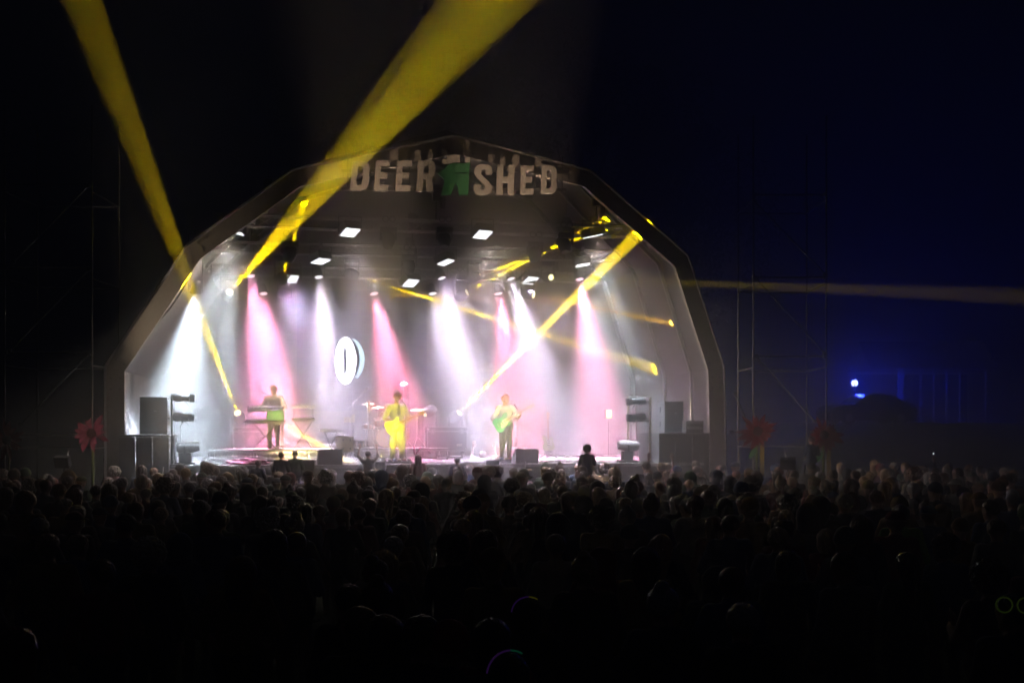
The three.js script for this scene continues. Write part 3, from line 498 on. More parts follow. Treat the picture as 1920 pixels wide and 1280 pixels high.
{ // drummer, seated behind the kit
  const p = onFloor(728, -5.6), pose = { head: [0, 1.6, 0.03], nod: 0.15, sleeve: 0.4, r: { elbow: [0.36, 1.16, 0.1], wrist: [0.3, 1.12, 0.36], dir: [-0.2, 0.2, 1], side: [-0.5, 1, 0], curl: 0.9 }, l: { elbow: [-0.36, 1.16, 0.1], wrist: [-0.26, 1.16, 0.36], dir: [0.2, 0.2, 1], side: [0.5, 1, 0], curl: 0.9 }, rl: { knee: [0.22, 0.9, 0.42], ankle: [0.22, 0.5, 0.44] , toe: [0.24, 0.45, 0.62] }, ll: { knee: [-0.22, 0.9, 0.42], ankle: [-0.22, 0.5, 0.4], toe: [-0.24, 0.45, 0.58] } };
  person('drummer seated behind the drum kit, half hidden by the singer', bodyOf(pose, 0.02, true), look(SKINS[1], cloth(0.35, 0.2, 0.2), cloth(0.04, 0.04, 0.06)), [p.x, R2 - 0.42, p.z], 0.0, 1, fineShort, HAIRS.brown);
  const t = thing('drum_stool', 'round drum stool under the drummer', 'stool', [p.x, R2, p.z - 0.04]);
  part('seat', new THREE.CylinderGeometry(0.17, 0.17, 0.08, 20).translate(0, 0.34, 0), M.black, t); part('column', bar(V(0, 0.04, 0), V(0, 0.3, 0), 0.02), M.chrome, t); for (const a of [0, 2.1, 4.2]) part('leg', bar(V(0, 0.2, 0), V(0.2 * Math.cos(a), 0.01, 0.2 * Math.sin(a)), 0.012), M.chrome, t);
}

// ------------------------------------------------------------------ drums
function drumOf(o, r, h, shell, head, at0, tiltBy = null) {
  const put = (g) => { if (tiltBy) g.applyQuaternion(tiltBy); return g.translate(...at0); };
  const d = part('shell', put(new THREE.CylinderGeometry(r, r, h, 28, 1, true)), shell, o);
  for (const s of [-1, 1]) { part('drum_head', put(new THREE.CylinderGeometry(r - 0.004, r - 0.004, 0.006, 28).translate(0, s * (h / 2 - 0.002), 0)), head, d); part('hoop', put(new THREE.TorusGeometry(r + 0.006, 0.011, 6, 28).rotateX(Math.PI / 2).translate(0, s * h / 2, 0)), M.chrome, d); }
  for (let i = 0; i < 8; i++) { const a = i * Math.PI / 4 + 0.2; for (const s of [-1, 1]) part('lug', put(box(0.03, 0.05, 0.03, Math.cos(a) * (r + 0.012), s * h * 0.26, Math.sin(a) * (r + 0.012), 0.006)), M.black, d); }
  return d;
}
const SKIN_D = mat(0.7, 0.68, 0.62, 0.5), WOOD = mat(0.33, 0.13, 0.04, 0.4), PALE = mat(0.68, 0.62, 0.42, 0.5);
{
  const p = onFloor(646, -1.7), o = thing('floor_tom', 'large pale floor drum on legs left of the singer', 'drum', [p.x, DECK, p.z]);
  drumOf(o, 0.245, 0.44, PALE, SKIN_D, [0, 0.5, 0]);
  for (const a of [0.5, 2.6, 4.7]) part('leg', bar(V(0.27 * Math.cos(a), 0.0, 0.27 * Math.sin(a)), V(0.265 * Math.cos(a), 0.62, 0.265 * Math.sin(a)), 0.01), M.chrome, o);
}
function cymbal(label, px, py, z, r, tip = 0.12, base = R2) {
  const c = st(px, py, z), o = thing('cymbal_stand', label, 'cymbal', [c.x, base, z], 0, 'cymbals on stands'), h = c.y - base;
  part('pole', bar(V(0, 0.25, 0), V(0, h, 0), 0.012), M.chrome, o);
  for (const a of [0.3, 2.4, 4.5]) part('leg', bar(V(0, 0.35, 0), V(0.28 * Math.cos(a), 0.01, 0.28 * Math.sin(a)), 0.01), M.chrome, o);
  part('cymbal', new THREE.LatheGeometry([[0.005, 0.03], [0.05, 0.028], [0.06, 0.012], [r * 0.6, 0.004], [r, -0.012], [r, -0.015], [0.06, 0.006]].map(([x, y]) => new THREE.Vector2(x, y)), 30).rotateX(tip).rotateZ(tip * 0.6).translate(0, h, 0), M.brass, o);
}
cymbal('cymbal standing left of the drum kit', 690, 757, -4.6, 0.2, 0.12); cymbal('cymbal just left of the singer shoulder', 708, 763, -4.9, 0.18, 0.15); cymbal('high small cymbal above the singer head', 757, 719, -5.4, 0.12, 0.35); cymbal('cymbal at the right of the drum kit', 782, 768, -4.9, 0.2, 0.12);
{
  const p = onFloor(722, -4.8), o = thing('drum_kit', 'brown drum kit on the riser behind the singer', 'drum kit', [p.x, R2, p.z]);
  drumOf(o, 0.28, 0.38, WOOD, SKIN_D, [0, 0.29, 0], tilt(0, 0, Math.PI / 2)); drumOf(o, 0.15, 0.2, WOOD, SKIN_D, [-0.2, 0.76, 0.05], tilt(4, 0, 0.35)); drumOf(o, 0.165, 0.22, WOOD, SKIN_D, [0.2, 0.76, 0.05], tilt(-4, 0, 0.35));
  drumOf(o, 0.18, 0.14, WOOD, SKIN_D, [-0.48, 0.62, -0.15]); drumOf(o, 0.22, 0.36, WOOD, SKIN_D, [0.52, 0.42, -0.15]);
  part('tom_mount', [bar(V(-0.05, 0.5, 0), V(-0.12, 0.75, 0), 0.012), bar(V(0.05, 0.5, 0), V(0.12, 0.75, 0), 0.012)], M.chrome, o);
  for (const [x, z] of [[-0.48, -0.15], [0.52, -0.15]]) for (const a of [0.3, 2.4, 4.5]) part('leg', bar(V(x + 0.18 * Math.cos(a), 0, z + 0.18 * Math.sin(a)), V(x + 0.12 * Math.cos(a), 0.58, z + 0.12 * Math.sin(a)), 0.01), M.chrome, o);
}
{ // percussion: small tubes and pads on stands left of the kit
  for (const [px, py, h, label] of [[654, 787, 0.16, 'left tall percussion stand with a cluster of small chrome drums'], [662, 784, 0.22, 'percussion stand carrying one slim pale tube'], [691, 762, 0.32, 'tall slim percussion tube on a stand']]) {
    const c = st(px, py, -3.5), o = thing('percussion_stand', label, 'percussion', [c.x, DECK, -3.5], 0, 'percussion stands'), y = c.y - DECK;
    part('pole', bar(V(0, 0.1, 0), V(0, y - h / 2, 0), 0.011), M.chrome, o); for (const a of [0.2, 2.3, 4.4]) part('leg', bar(V(0, 0.25, 0), V(0.25 * Math.cos(a), 0.01, 0.25 * Math.sin(a)), 0.01), M.chrome, o);
    for (let i = 0; i < (h < 0.2 ? 3 : 1); i++) part('tube', new THREE.CylinderGeometry(0.045, 0.045, h, 14).translate((i - (h < 0.2 ? 1 : 0)) * 0.1, y, 0), PALE, o);
  }
  const c = st(676, 832, -2.2), o = thing('bongo_pair', 'pair of small chrome drums beside the pale floor drum', 'drums', [c.x, DECK, -2.2]), y = c.y - DECK;
  drumOf(o, 0.1, 0.16, M.chrome, SKIN_D, [-0.12, y, 0]); drumOf(o, 0.11, 0.16, M.chrome, SKIN_D, [0.12, y, 0]); part('pole', bar(V(0, 0, 0), V(0, y, 0), 0.014), M.chrome, o); for (const a of [0.2, 2.3, 4.4]) part('leg', bar(V(0, 0.2, 0), V(0.25 * Math.cos(a), 0.01, 0.25 * Math.sin(a)), 0.01), M.chrome, o);
}
function micStand(label, p, top, tip, base) {
  const o = thing('microphone_stand', label, 'microphone stand', [p.x, base, p.z], 0, 'microphone stands'), T = top.clone().sub(V(p.x, base, p.z)), E = tip.clone().sub(V(p.x, base, p.z));
  for (const a of [0.5, 2.6, 4.7]) part('leg', bar(V(0, 0.12, 0), V(0.3 * Math.cos(a), 0.01, 0.3 * Math.sin(a)), 0.011), M.steel, o);
  part('pole', bar(V(0, 0.1, 0), T, 0.012), M.steel, o);
  const d = E.clone().sub(T).normalize(); part('boom', bar(T.clone().addScaledVector(d, -0.2), E, 0.01), M.steel, o);
  part('microphone', [bar(E, E.clone().addScaledVector(d, 0.14), 0.018, 10, 0.022), new THREE.SphereGeometry(0.032, 10, 8).translate(...E.clone().addScaledVector(d, 0.16).toArray())], M.black, o);
}
micStand('boom microphone stand leaning to the keyboard player', onFloor(528, -3.0, R1), st(527, 748, -3.0), st(500, 738, -3.3), R1);
micStand('bright boom arm reaching over the drums', onFloor(661, -4.3, R2), st(661, 757, -4.3), st(682, 735, -4.3), R2);
micStand('short microphone stand by the left lamp on the floor', onFloor(339, -1.6), st(339, 797, -1.6), st(341, 792, -1.4), DECK);

// ------------------------------------------------------------------ keyboards
function xStand(o, w, h, d) {
  for (const s of [-1, 1]) for (const k of [-1, 1]) part('leg', bar(V(k * w / 2, 0.02, s * d), V(-k * w / 2, h, s * d * 0.7), 0.018), M.black, o);
  for (const k of [-1, 1]) part('foot', bar(V(k * w / 2, 0.02, -d - 0.08), V(k * w / 2, 0.02, d + 0.08), 0.018), M.black, o);
}
function keys(parent, w, y, z, tip) {
  const g = (q) => q.rotateX(tip).translate(0, y, z);
  const c = part('keyboard_case', g(box(w, 0.08, 0.32, 0, 0, 0, 0.015)), M.dark, parent), n = Math.round(w / 0.024) - 4;
  for (let i = 0; i < n; i++) part('white_key', g(box(0.021, 0.015, 0.14, (i - (n - 1) / 2) * 0.0235, 0.046, -0.07, 0.003)), KEYW, c);
  for (let i = 0; i < 9; i++) part('knob', g(new THREE.CylinderGeometry(0.012, 0.014, 0.025, 8).translate(-w / 2 + 0.08 + i * (w - 0.16) / 8, 0.05, 0.1)), M.alu, c);
}
const KEYW = mat(0.75, 0.74, 0.7, 0.35);
{
  const p = onFloor(497, -2.95), o = thing('keyboard_stand', 'black keyboard on a crossed stand before the keyboard player', 'keyboard', [p.x, R1, p.z]);
  xStand(o, 0.62, 0.72, 0.16); keys(o, 1.1, 0.76, 0, 0.1);
  part('upper_rack', [bar(V(-0.5, 0.74, -0.1), V(-0.5, 1.08, -0.1), 0.016), bar(V(0.5, 0.74, -0.1), V(0.5, 1.08, -0.1), 0.016)], M.black, o); keys(o, 1.0, 1.12, -0.05, 0.3);
  const c = thing('laptop_case', 'small green panelled case standing among the keyboards', 'case', [p.x + 0.28, R1 + 0.8, p.z + 0.12]);
  part('shell', box(0.46, 0.26, 0.14, 0, 0.14, 0, 0.015), mat(0.03, 0.1, 0.06, 0.5), c); part('panel', box(0.3, 0.16, 0.01, 0.02, 0.14, 0.073, 0.002), mat(0.1, 0.22, 0.12, 0.4), c); part('handle', bar(V(-0.1, 0.29, 0), V(0.1, 0.29, 0), 0.01), M.chrome, c);
}
{
  const p = onFloor(568, -2.8), o = thing('keyboard_stand', 'two tier keyboard stand with mixer right of the keyboard player', 'keyboard', [p.x, R1, p.z]);
  xStand(o, 0.5, 0.78, 0.16); keys(o, 0.62, 0.82, 0, 0.12); part('upper_rack', [bar(V(-0.26, 0.8, -0.1), V(-0.26, 1.14, -0.1), 0.016), bar(V(0.26, 0.8, -0.1), V(0.26, 1.14, -0.1), 0.016)], M.black, o);
  const m = part('mixer', box(0.66, 0.09, 0.34, 0, 1.18, 0, 0.015).rotateX(0.0), mat(0.25, 0.25, 0.24, 0.45, { metalness: 0.4 }), o);
  for (let i = 0; i < 8; i++) for (let j = 0; j < 3; j++) part('knob', new THREE.CylinderGeometry(0.012, 0.013, 0.04, 8).translate(-0.27 + i * 0.077, 1.24, -0.1 + j * 0.09), i % 3 ? M.black : M.alu, m);
}
{
  const p = onFloor(620, -2.0), o = thing('sampler_stand', 'small pad sampler on a stand behind the pale floor drum', 'keyboard', [p.x, DECK, p.z]);
  xStand(o, 0.34, 0.82, 0.12); const c = part('case', box(0.62, 0.07, 0.3, 0, 0.86, 0, 0.012), mat(0.4, 0.4, 0.38, 0.5), o); for (let i = 0; i < 4; i++) for (let j = 0; j < 2; j++) part('pad', box(0.11, 0.012, 0.11, -0.22 + i * 0.145, 0.9, -0.07 + j * 0.13, 0.004), M.dark, c);
}

// ------------------------------------------------------------------ cases, wedges, amplifiers, guitar on a stand
function roadCase(label, x0, x1, y0, y1, z, d) {
  const a = st(x0, y1, z), b = st(x1, y0, z), w = b.x - a.x, h = b.y - a.y, o = thing('road_case', label, 'road case', [(a.x + b.x) / 2, a.y, z - d / 2], 0, 'road cases');
  part('panel', box(w, h, d, 0, h / 2, 0, 0.01), mat(0.035, 0.03, 0.035, 0.7, { map: speck }), o);
  for (const [sx, sy] of [[1, 0], [-1, 0], [0, 1], [0, -1], [0, 0.62]]) part('edge', sx ? box(0.045, h + 0.02, 0.02, sx * w / 2, h / 2, d / 2 + 0.004, 0.003) : box(w, 0.035, 0.02, 0, h / 2 + sy * h / 2, d / 2 + 0.006, 0.003), M.alu, o);
  for (const sx of [-1, 1]) for (const y of [0.06, h - 0.06]) part('corner', new THREE.SphereGeometry(0.05, 10, 8).translate(sx * (w / 2 - 0.03), y, d / 2 - 0.02), M.chrome, o);
  for (const x of [-0.36, 0.36]) { const l = part('latch', box(0.12, 0.14, 0.02, x * w, h * 0.8, d / 2 + 0.02, 0.005), M.steel, o); part('wing', box(0.03, 0.06, 0.015, x * w, h * 0.8, d / 2 + 0.036, 0.003), M.chrome, l); }
  part('plate', box(0.16, 0.07, 0.006, w * 0.3, h * 0.24, d / 2 + 0.005, 0.001), mat(0.6, 0.6, 0.5, 0.6), o);
  for (const sx of [-1, 1]) for (const sz of [-1, 1]) part('wheel', new THREE.CylinderGeometry(0.05, 0.05, 0.04, 12).rotateZ(Math.PI / 2).translate(sx * (w / 2 - 0.1), -0.03, sz * (d / 2 - 0.1)), M.black, o);
}
roadCase('road case behind the keyboards with pale metal edges', 437, 528, 801, 843, -4.9, 0.6);
roadCase('long road case with metal corners right of the singer', 801, 876, 800, 845, -4.4, 0.6);
function wedge(label, px, z, w, h, d) {
  const p = onFloor(px, z), o = thing('monitor_wedge', label, 'monitor speaker', [p.x, DECK, p.z], 0, 'monitor wedges');
  const s = new THREE.Shape([[-d / 2, 0], [d / 2, 0], [d / 2, h], [d / 2 - 0.1, h], [-d / 2, h * 0.35]].map(([x, y]) => new THREE.Vector2(x, y)));
  part('cabinet', new THREE.ExtrudeGeometry(s, { depth: w, bevelEnabled: true, bevelSize: 0.01, bevelThickness: 0.01, bevelSegments: 1 }).translate(0, 0, -w / 2).rotateY(-Math.PI / 2), mat(0.05, 0.047, 0.045, 0.75, { map: speck }), o);
  part('grille', box(w - 0.1, 0.02, d * 0.78, 0, h * 0.7, -0.05, 0.004).rotateX(0), M.grille, o); part('handle', box(0.16, 0.05, 0.01, 0, h * 0.7, d / 2 + 0.014, 0.003), M.matt, o);
}
wedge('monitor wedge on the stage edge left of the floor drum', 618, -0.45, 0.62, 0.38, 0.5); wedge('monitor wedge on the stage edge before the bass player', 985, -0.55, 0.6, 0.38, 0.5);
{
  const p = onFloor(1028, -3.2), o = thing('guitar_stand', 'black folding stand holding the spare guitar', 'guitar stand', [p.x, DECK, p.z]);
  part('leg', bar(V(-0.02, 0.35, 0), V(-0.3, 0.01, 0.22), 0.014), M.alu, o); part('leg', bar(V(0.02, 0.35, 0), V(0.25, 0.01, 0.22), 0.014), M.alu, o); part('leg', bar(V(0, 0.5, -0.06), V(0, 0.01, -0.3), 0.014), M.alu, o); part('cradle', [bar(V(-0.14, 0.24, 0.03), V(0.14, 0.24, 0.03), 0.014), bar(V(0, 0.24, 0.0), V(0, 0.75, -0.08), 0.014)], M.black, o);
  guitar('pale spare guitar upright on a stand at the right', 'guitar', mat(0.55, 0.6, 0.36, 0.35), [p.x, DECK + 0.5, p.z + 0.02], tilt(90, 0, -0.12), 1.02);
}
{ // effect boards at the players' feet
  [[744, -0.95, 'effect pedals at the feet of the singer'], [945, -1.8, 'effect pedals at the feet of the bass player']].forEach(([px, z, label]) => {
    const p = onFloor(px, z), o = thing('pedal_board', label, 'pedal board', [p.x, DECK, p.z], 0, 'pedal boards'); part('board', box(0.8, 0.04, 0.34, 0, 0.04, 0, 0.008), M.black, o);
    for (let i = 0; i < 6; i++) { const c = part('pedal', box(0.09, 0.05, 0.13, -0.33 + i * 0.132, 0.085, (i % 2) * 0.06 - 0.03, 0.01), [mat(0.5, 0.08, 0.06, 0.4), M.alu, mat(0.1, 0.2, 0.45, 0.4), mat(0.5, 0.45, 0.1, 0.4)][i % 4], o); part('switch', new THREE.CylinderGeometry(0.012, 0.012, 0.02, 8).translate(-0.33 + i * 0.132, 0.118, (i % 2) * 0.06), M.chrome, c); }
  });
}

// ------------------------------------------------------------------ wings: speakers, side lamps
function platform(label, x0, x1, top, z0, z1) {
  const a = st(x0, top, z0), b = st(x1, top, z0), o = thing('speaker_platform', label, 'platform', [(a.x + b.x) / 2, 0, (z0 + z1) / 2], 0, 'black speaker platforms'), w = b.x - a.x, d = z0 - z1, n = 3;
  for (let i = 0; i < n; i++) part('front_panel', box(w / n - 0.01, a.y - 0.06, 0.03, -w / 2 + (i + 0.5) * w / n, (a.y - 0.06) / 2, d / 2 - 0.02, 0.004), M.dark, o);
  for (const s of [-1, 1]) part('side_panel', box(0.03, a.y - 0.06, d - 0.08, s * (w / 2 - 0.02), (a.y - 0.06) / 2, -0.02, 0.004), M.dark, o);
  part('top_board', box(w, 0.05, d, 0, a.y - 0.03, 0, 0.006), M.deck, o); part('edge_trim', box(w, 0.02, 0.02, 0, a.y - 0.006, d / 2 + 0.012, 0.003), M.alu, o);
  return { y: a.y, x: (a.x + b.x) / 2, w, z: (z0 + z1) / 2 };
}
const left = platform('tall black speaker platform at the left end of the stage', 222, 316, 815, 0.25, -1.9), right = platform('black platform at the right end of the stage', 1236, 1330, 812, -0.2, -2.2);
function cabinet(label, x0, x1, y0, y1, z, d) {
  const a = st(x0, y1, z), b = st(x1, y0, z), w = b.x - a.x, h = b.y - a.y, o = thing('speaker_cabinet', label, 'speaker', [(a.x + b.x) / 2, a.y, z - d / 2], 0, 'loudspeakers');
  part('box', box(w, h, d, 0, h / 2, 0, 0.02), mat(0.045, 0.045, 0.048, 0.8, { map: speck }), o); part('grille', box(w - 0.08, h - 0.1, 0.02, 0, h / 2, d / 2 + 0.004, 0.004), M.grille, o);
  for (const y of [0.25, 0.72]) part('handle', box(0.03, 0.16, 0.1, -w / 2 - 0.012, h * y, 0, 0.006), M.black, o);
  part('badge', box(0.07, 0.03, 0.006, 0.05, h * 0.62, d / 2 + 0.018, 0.001), M.alu, o);
}
cabinet('large black loudspeaker on the left platform', 261, 313, 744, 814, -0.3, 0.8); cabinet('black loudspeaker on the right platform', 1246, 1282, 752, 811, -1.0, 0.8);
{ // items on the right platform
  const a = st(1298, 811, -0.9), o = thing('equipment_rack', 'low rack of equipment on the right platform beside the roof legs', 'rack', [a.x, right.y, -0.9]);
  part('rack_box', box(0.5, 0.34, 0.45, 0, 0.17, 0, 0.01), M.black, o); for (let i = 0; i < 4; i++) { const f = part('front_plate', box(0.44, 0.07, 0.012, 0, 0.06 + i * 0.078, 0.232, 0.002), i % 2 ? M.alu : M.dark, o); part('knob', new THREE.CylinderGeometry(0.014, 0.014, 0.02, 8).rotateX(Math.PI / 2).translate(0.15, 0.06 + i * 0.078, 0.246), M.chrome, f); }
}
function profile(parent, c, s, name = 'profile_lamp') {       // side lamp pointing along s * x
  const put = (g) => g.rotateZ(-s * 0.06).translate(c.x, c.y, c.z);
  const l = part(name, put(new THREE.LatheGeometry([[0.01, -0.24], [0.1, -0.22], [0.12, -0.1], [0.1, -0.02], [0.085, 0.0], [0.085, 0.14], [0.1, 0.16]].map(([x, y]) => new THREE.Vector2(x, y)), 16).rotateZ(-s * Math.PI / 2)), M.dark, parent);
  part('barn_door', put(box(0.12, 0.2, 0.2, s * 0.24, 0, 0, 0.01)), M.black, l); part('handle', put(bar(V(s * 0.05, -0.05, 0.06), V(s * 0.2, -0.22, 0.08), 0.012)), M.black, l);
  part('bracket', [bar(V(c.x - s * 0.05, c.y + 0.16, c.z), V(c.x - s * 0.05, c.y - 0.14, c.z), 0.012), bar(V(c.x - s * 0.05, c.y - 0.02, c.z), V(c.x - s * 0.36, c.y - 0.03, c.z), 0.014)], M.steel, l);
}
{
  const z = -0.35, p = onFloor(322, z), o = thing('lamp_stand', 'left lamp stand with two side lamps aimed across the stage', 'lamp stand', [p.x, DECK, z], 0, 'side lamp stands'), c = (px, py) => st(px, py, z).sub(V(p.x, DECK, z));
  part('pole', bar(V(0, 0, 0), V(0, c(322, 738).y, 0), 0.03), M.black, o); part('foot', box(0.5, 0.03, 0.5, 0, 0.015, 0, 0.006), M.matt, o); profile(o, c(342, 745), 1); profile(o, c(341, 782), 1);
  part('cable', tube([V(0.05, c(322, 745).y, 0.03), V(0.09, 1.1, 0.06), V(0.04, 0.5, 0.05), V(0.1, 0.02, 0.05)], 0.008), M.matt, o);
}
{
  const z = -0.9, a = onFloor(1178, z), b = onFloor(1219, z), o = thing('lamp_stand', 'right lamp frame of two yellow posts with side lamps', 'lamp stand', [(a.x + b.x) / 2, DECK, z], 0, 'side lamp stands'), w = b.x - a.x, c = (px, py) => st(px, py, z).sub(V((a.x + b.x) / 2, DECK, z));
  for (const s of [-1, 1]) part('post', bar(V(s * w / 2, 0, 0), V(s * w / 2, c(1178, 744).y, 0), 0.035), PALE, o);
  part('crossbar', bar(V(-w / 2, c(1178, 744).y, 0), V(w / 2, c(1178, 744).y, 0), 0.025), M.steel, o); part('crossbar', bar(V(-w / 2, c(1178, 790).y, 0), V(w / 2, c(1178, 790).y, 0), 0.02), M.steel, o);
  profile(o, c(1195, 752), -1); profile(o, c(1195, 782), -1); part('foot', box(w + 0.3, 0.03, 0.4, 0, 0.015, 0, 0.006), M.matt, o);
}
function floorLamp(label, px, z, s, tone) {
  const p = onFloor(px, z), o = thing('floor_lamp', label, 'stage light', [p.x, DECK, z], 0, 'flat topped lamps on the stage floor');
  part('base', [box(0.5, 0.06, 0.36, 0, 0.03, 0, 0.01), box(0.3, 0.26, 0.26, 0, 0.18, 0, 0.03)], M.black, o); for (const k of [-1, 1]) part('yoke_arm', box(0.05, 0.2, 0.12, 0.0, 0.38, k * 0.17, 0.01), M.black, o);
  const h = part('head', new THREE.LatheGeometry([[0.01, -0.28], [0.1, -0.28], [0.14, -0.2], [0.15, 0.1], [0.125, 0.3], [0.1, 0.3]].map(([x, y]) => new THREE.Vector2(x, y)), 18).rotateZ(-s * (Math.PI / 2 - 0.08)).translate(0.05, 0.45, 0), tone, o);
  part('lens', new THREE.CylinderGeometry(0.1, 0.1, 0.02, 16).rotateZ(-s * (Math.PI / 2 - 0.08)).translate(0.05 + s * 0.29, 0.475, 0), M.chrome, h);
}
floorLamp('grey lamp head on a base on the floor at the left of the stage', 347, -0.8, 1, mat(0.3, 0.3, 0.31, 0.5)); floorLamp('pink lit lamp head on a base at the foot of the right lamp frame', 1176, -0.8, -1, mat(0.3, 0.28, 0.3, 0.5));
{ // a small lit lantern at the back right
  const c = st(1142, 776, -6.5), o = thing('work_light', 'small lit yellow work light at the back right', 'work light', [c.x, DECK, -6.5]), y = c.y - DECK;
  part('pole', bar(V(0, 0, 0), V(0, y - 0.16, 0), 0.02), M.black, o); part('foot', box(0.4, 0.03, 0.4, 0, 0.015, 0, 0.006), M.black, o);
  const h = part('housing', box(0.24, 0.32, 0.12, 0, y, -0.07, 0.01), M.black, o); part('lamp_glass', new THREE.BoxGeometry(0.18, 0.26, 0.02).translate(0, y, 0.002), glow(1, 0.86, 0.4, 3.2), h);
  const l = new THREE.PointLight(lin(1, 0.86, 0.4), 6); l.position.set(0, y, 0.05); l.shadow.radius = 4; l.castShadow = true; o.add(l);
}
{ // power cable sagging along the left arch
  const o = thing('power_cable', 'dark cable hanging along the inside of the left arch', 'cable', st(384, 470, -0.6).toArray()), c = (px, py) => st(px, py, -0.6).sub(st(384, 470, -0.6));
  part('cable', tube([c(384, 470), c(366, 498), c(340, 545), c(318, 578), c(290, 610), c(268, 640)], 0.025, 30), M.matt, o);
}
{ // cables and a pink cloth bundle on the deck edge
  for (const [x0, x1, z, label] of [[330, 470, -0.5, 'cable lying along the stage edge at the left'], [860, 960, -0.7, 'cable lying before the bass player'], [690, 800, -0.5, 'cable lying at the feet of the singer']]) {
    const a = onFloor(x0, z), b = onFloor(x1, z), o = thing('stage_cable', label, 'cable', [a.x, DECK, z], 0, 'cables on the stage floor'), n = 7;
    part('cable', tube(Array.from({ length: n }, (_, i) => V((b.x - a.x) * i / (n - 1), 0.012, rr(-0.16, 0.16))), 0.011, 50), M.matt, o);
  }
  const a = onFloor(462, -0.4), o = thing('cloth_bundle', 'crumpled pink cloth on the stage edge below the keyboards', 'cloth', [a.x, DECK, -0.4]);
  const g = new THREE.IcosahedronGeometry(0.3, 4), q = g.attributes.position; for (let i = 0; i < q.count; i++) { const k = 1 + 0.3 * noise3(q.getX(i) * 6, q.getY(i) * 6, q.getZ(i) * 6); q.setXYZ(i, q.getX(i) * k * 1.6, Math.max(0, q.getY(i) * k * 0.4 + 0.04), q.getZ(i) * k * 0.6); } g.computeVertexNormals();
  part('cloth', g, cloth(0.6, 0.15, 0.3), o);
}

// ------------------------------------------------------------------ scaffold towers and paper flowers
function scaffold(label, xs, d, bars, top) {
  const o = world('scaffold_tower', label, 'scaffold', V(at(xs[0], 800, d).x, 0, EYE.z - d), 0, 'scaffold towers'), L = (px, py, dd = d) => at(px, py, dd).sub(o.position);
  for (const x of xs) for (const back of [0, 2]) part('pole', bar(V(L(x, 800).x, 0, -back), V(L(x, 800).x, top, -back), 0.025), M.steel, o);
  for (const [a, b, c, e] of bars) { part('brace', bar(L(a, b), L(c, e), 0.022), M.steel, o); for (const q of [L(a, b), L(c, e)]) part('coupler', box(0.09, 0.09, 0.09, q.x, q.y, q.z, 0.01), M.steel, o); }
  for (const y of [2.2, 4.2, 6.3, 8.4]) for (const x of xs) part('ledger', bar(V(L(x, 800).x, y, 0.05), V(L(x, 800).x, y, -2.05), 0.02), M.steel, o);
  for (const y of [2.2, 4.2, 6.3, 8.4]) part('ledger', bar(V(L(xs[0], 800).x, y, -2), V(L(xs[1], 800).x, y, -2), 0.02), M.steel, o);
}
scaffold('scaffold tower left of the stage', [8, 172], 29, [[10, 345, 170, 345], [10, 502, 170, 502], [10, 660, 170, 660], [25, 490, 165, 348], [18, 657, 166, 505], [38, 795, 166, 663], [10, 815, 170, 815]], 10.5);
scaffold('scaffold tower right of the stage', [1413, 1550], 30, [[1415, 378, 1548, 514], [1415, 365, 1548, 365], [1415, 520, 1548, 520], [1420, 524, 1547, 662], [1418, 667, 1528, 790], [1415, 668, 1548, 668], [1372, 810, 1440, 810], [1515, 808, 1556, 808], [1379, 738, 1402, 796]], 10.5);
function flower(label, px, py, d, r, tone, n, ribbon) {
  const c = at(px, py, d), o = world('paper_flower', label, 'flower', V(c.x, 0, c.z), 0, 'giant paper flowers on poles');
  part('stem', bar(V(0, 0, -0.06), V(0, c.y, -0.06), 0.03), mat(0.25, 0.35, 0.05, 0.8), o);
  for (let i = 0; i < n; i++) {
    const a = i / n * 2 * Math.PI + rr(-0.08, 0.08), L = r * rr(0.7, 1.2), W = r * rr(0.1, 0.17), rows = 6, bend = rr(-0.1, 0.5), pos = [], idx = [];
    for (let k = 0; k <= rows; k++) { const t = k / rows, w = W * Math.sin(Math.PI * (0.12 + 0.86 * t)) , u = r * 0.22 + (L - r * 0.22) * t, lift = bend * r * Math.sin(t * 2.6) + (i % 2) * 0.05; for (const s of [-1, 0, 1]) { pos.push(u * Math.cos(a) - s * w * Math.sin(a), c.y + u * Math.sin(a) + s * w * Math.cos(a), lift + (s ? 0.025 : 0)); } }
    for (let k = 0; k < rows; k++) for (const s of [0, 1]) { const q = k * 3 + s; idx.push(q, q + 3, q + 1, q + 1, q + 3, q + 4); }
    const m = idx.length, base = pos.length / 3; for (let k = 0; k < base; k++) pos.push(pos[k * 3], pos[k * 3 + 1], pos[k * 3 + 2] - 0.006); for (let k = 0; k < m; k += 3) idx.push(base + idx[k], base + idx[k + 2], base + idx[k + 1]);
    const g = new THREE.BufferGeometry(); g.setAttribute('position', new THREE.Float32BufferAttribute(pos, 3)); g.setIndex(idx); g.computeVertexNormals(); part('petal', g, tone, o);
  }
  part('centre', new THREE.SphereGeometry(r * 0.27, 16, 10).scale(1, 1, 0.45).translate(0, c.y, 0.05), mat(0.09, 0.03, 0.01, 0.95, { map: speck }), o);
  if (ribbon) { part('leaf', new THREE.SphereGeometry(0.12, 10, 8).scale(0.55, 1.3, 0.2).rotateZ(-0.6).translate(-0.12, c.y - 0.55, 0.03), mat(0.05, 0.4, 0.08, 0.7), o); part('ribbon', box(0.1, 0.75, 0.012, 0.12, c.y - 0.72, 0.02, 0.002).rotateZ(0), mat(0.6, 0.4, 0.04, 0.8), o); }
}
const MAGENTA = mat(0.5, 0.05, 0.12, 0.75, { map: weave }), RED = mat(0.45, 0.025, 0.04, 0.75, { map: weave });
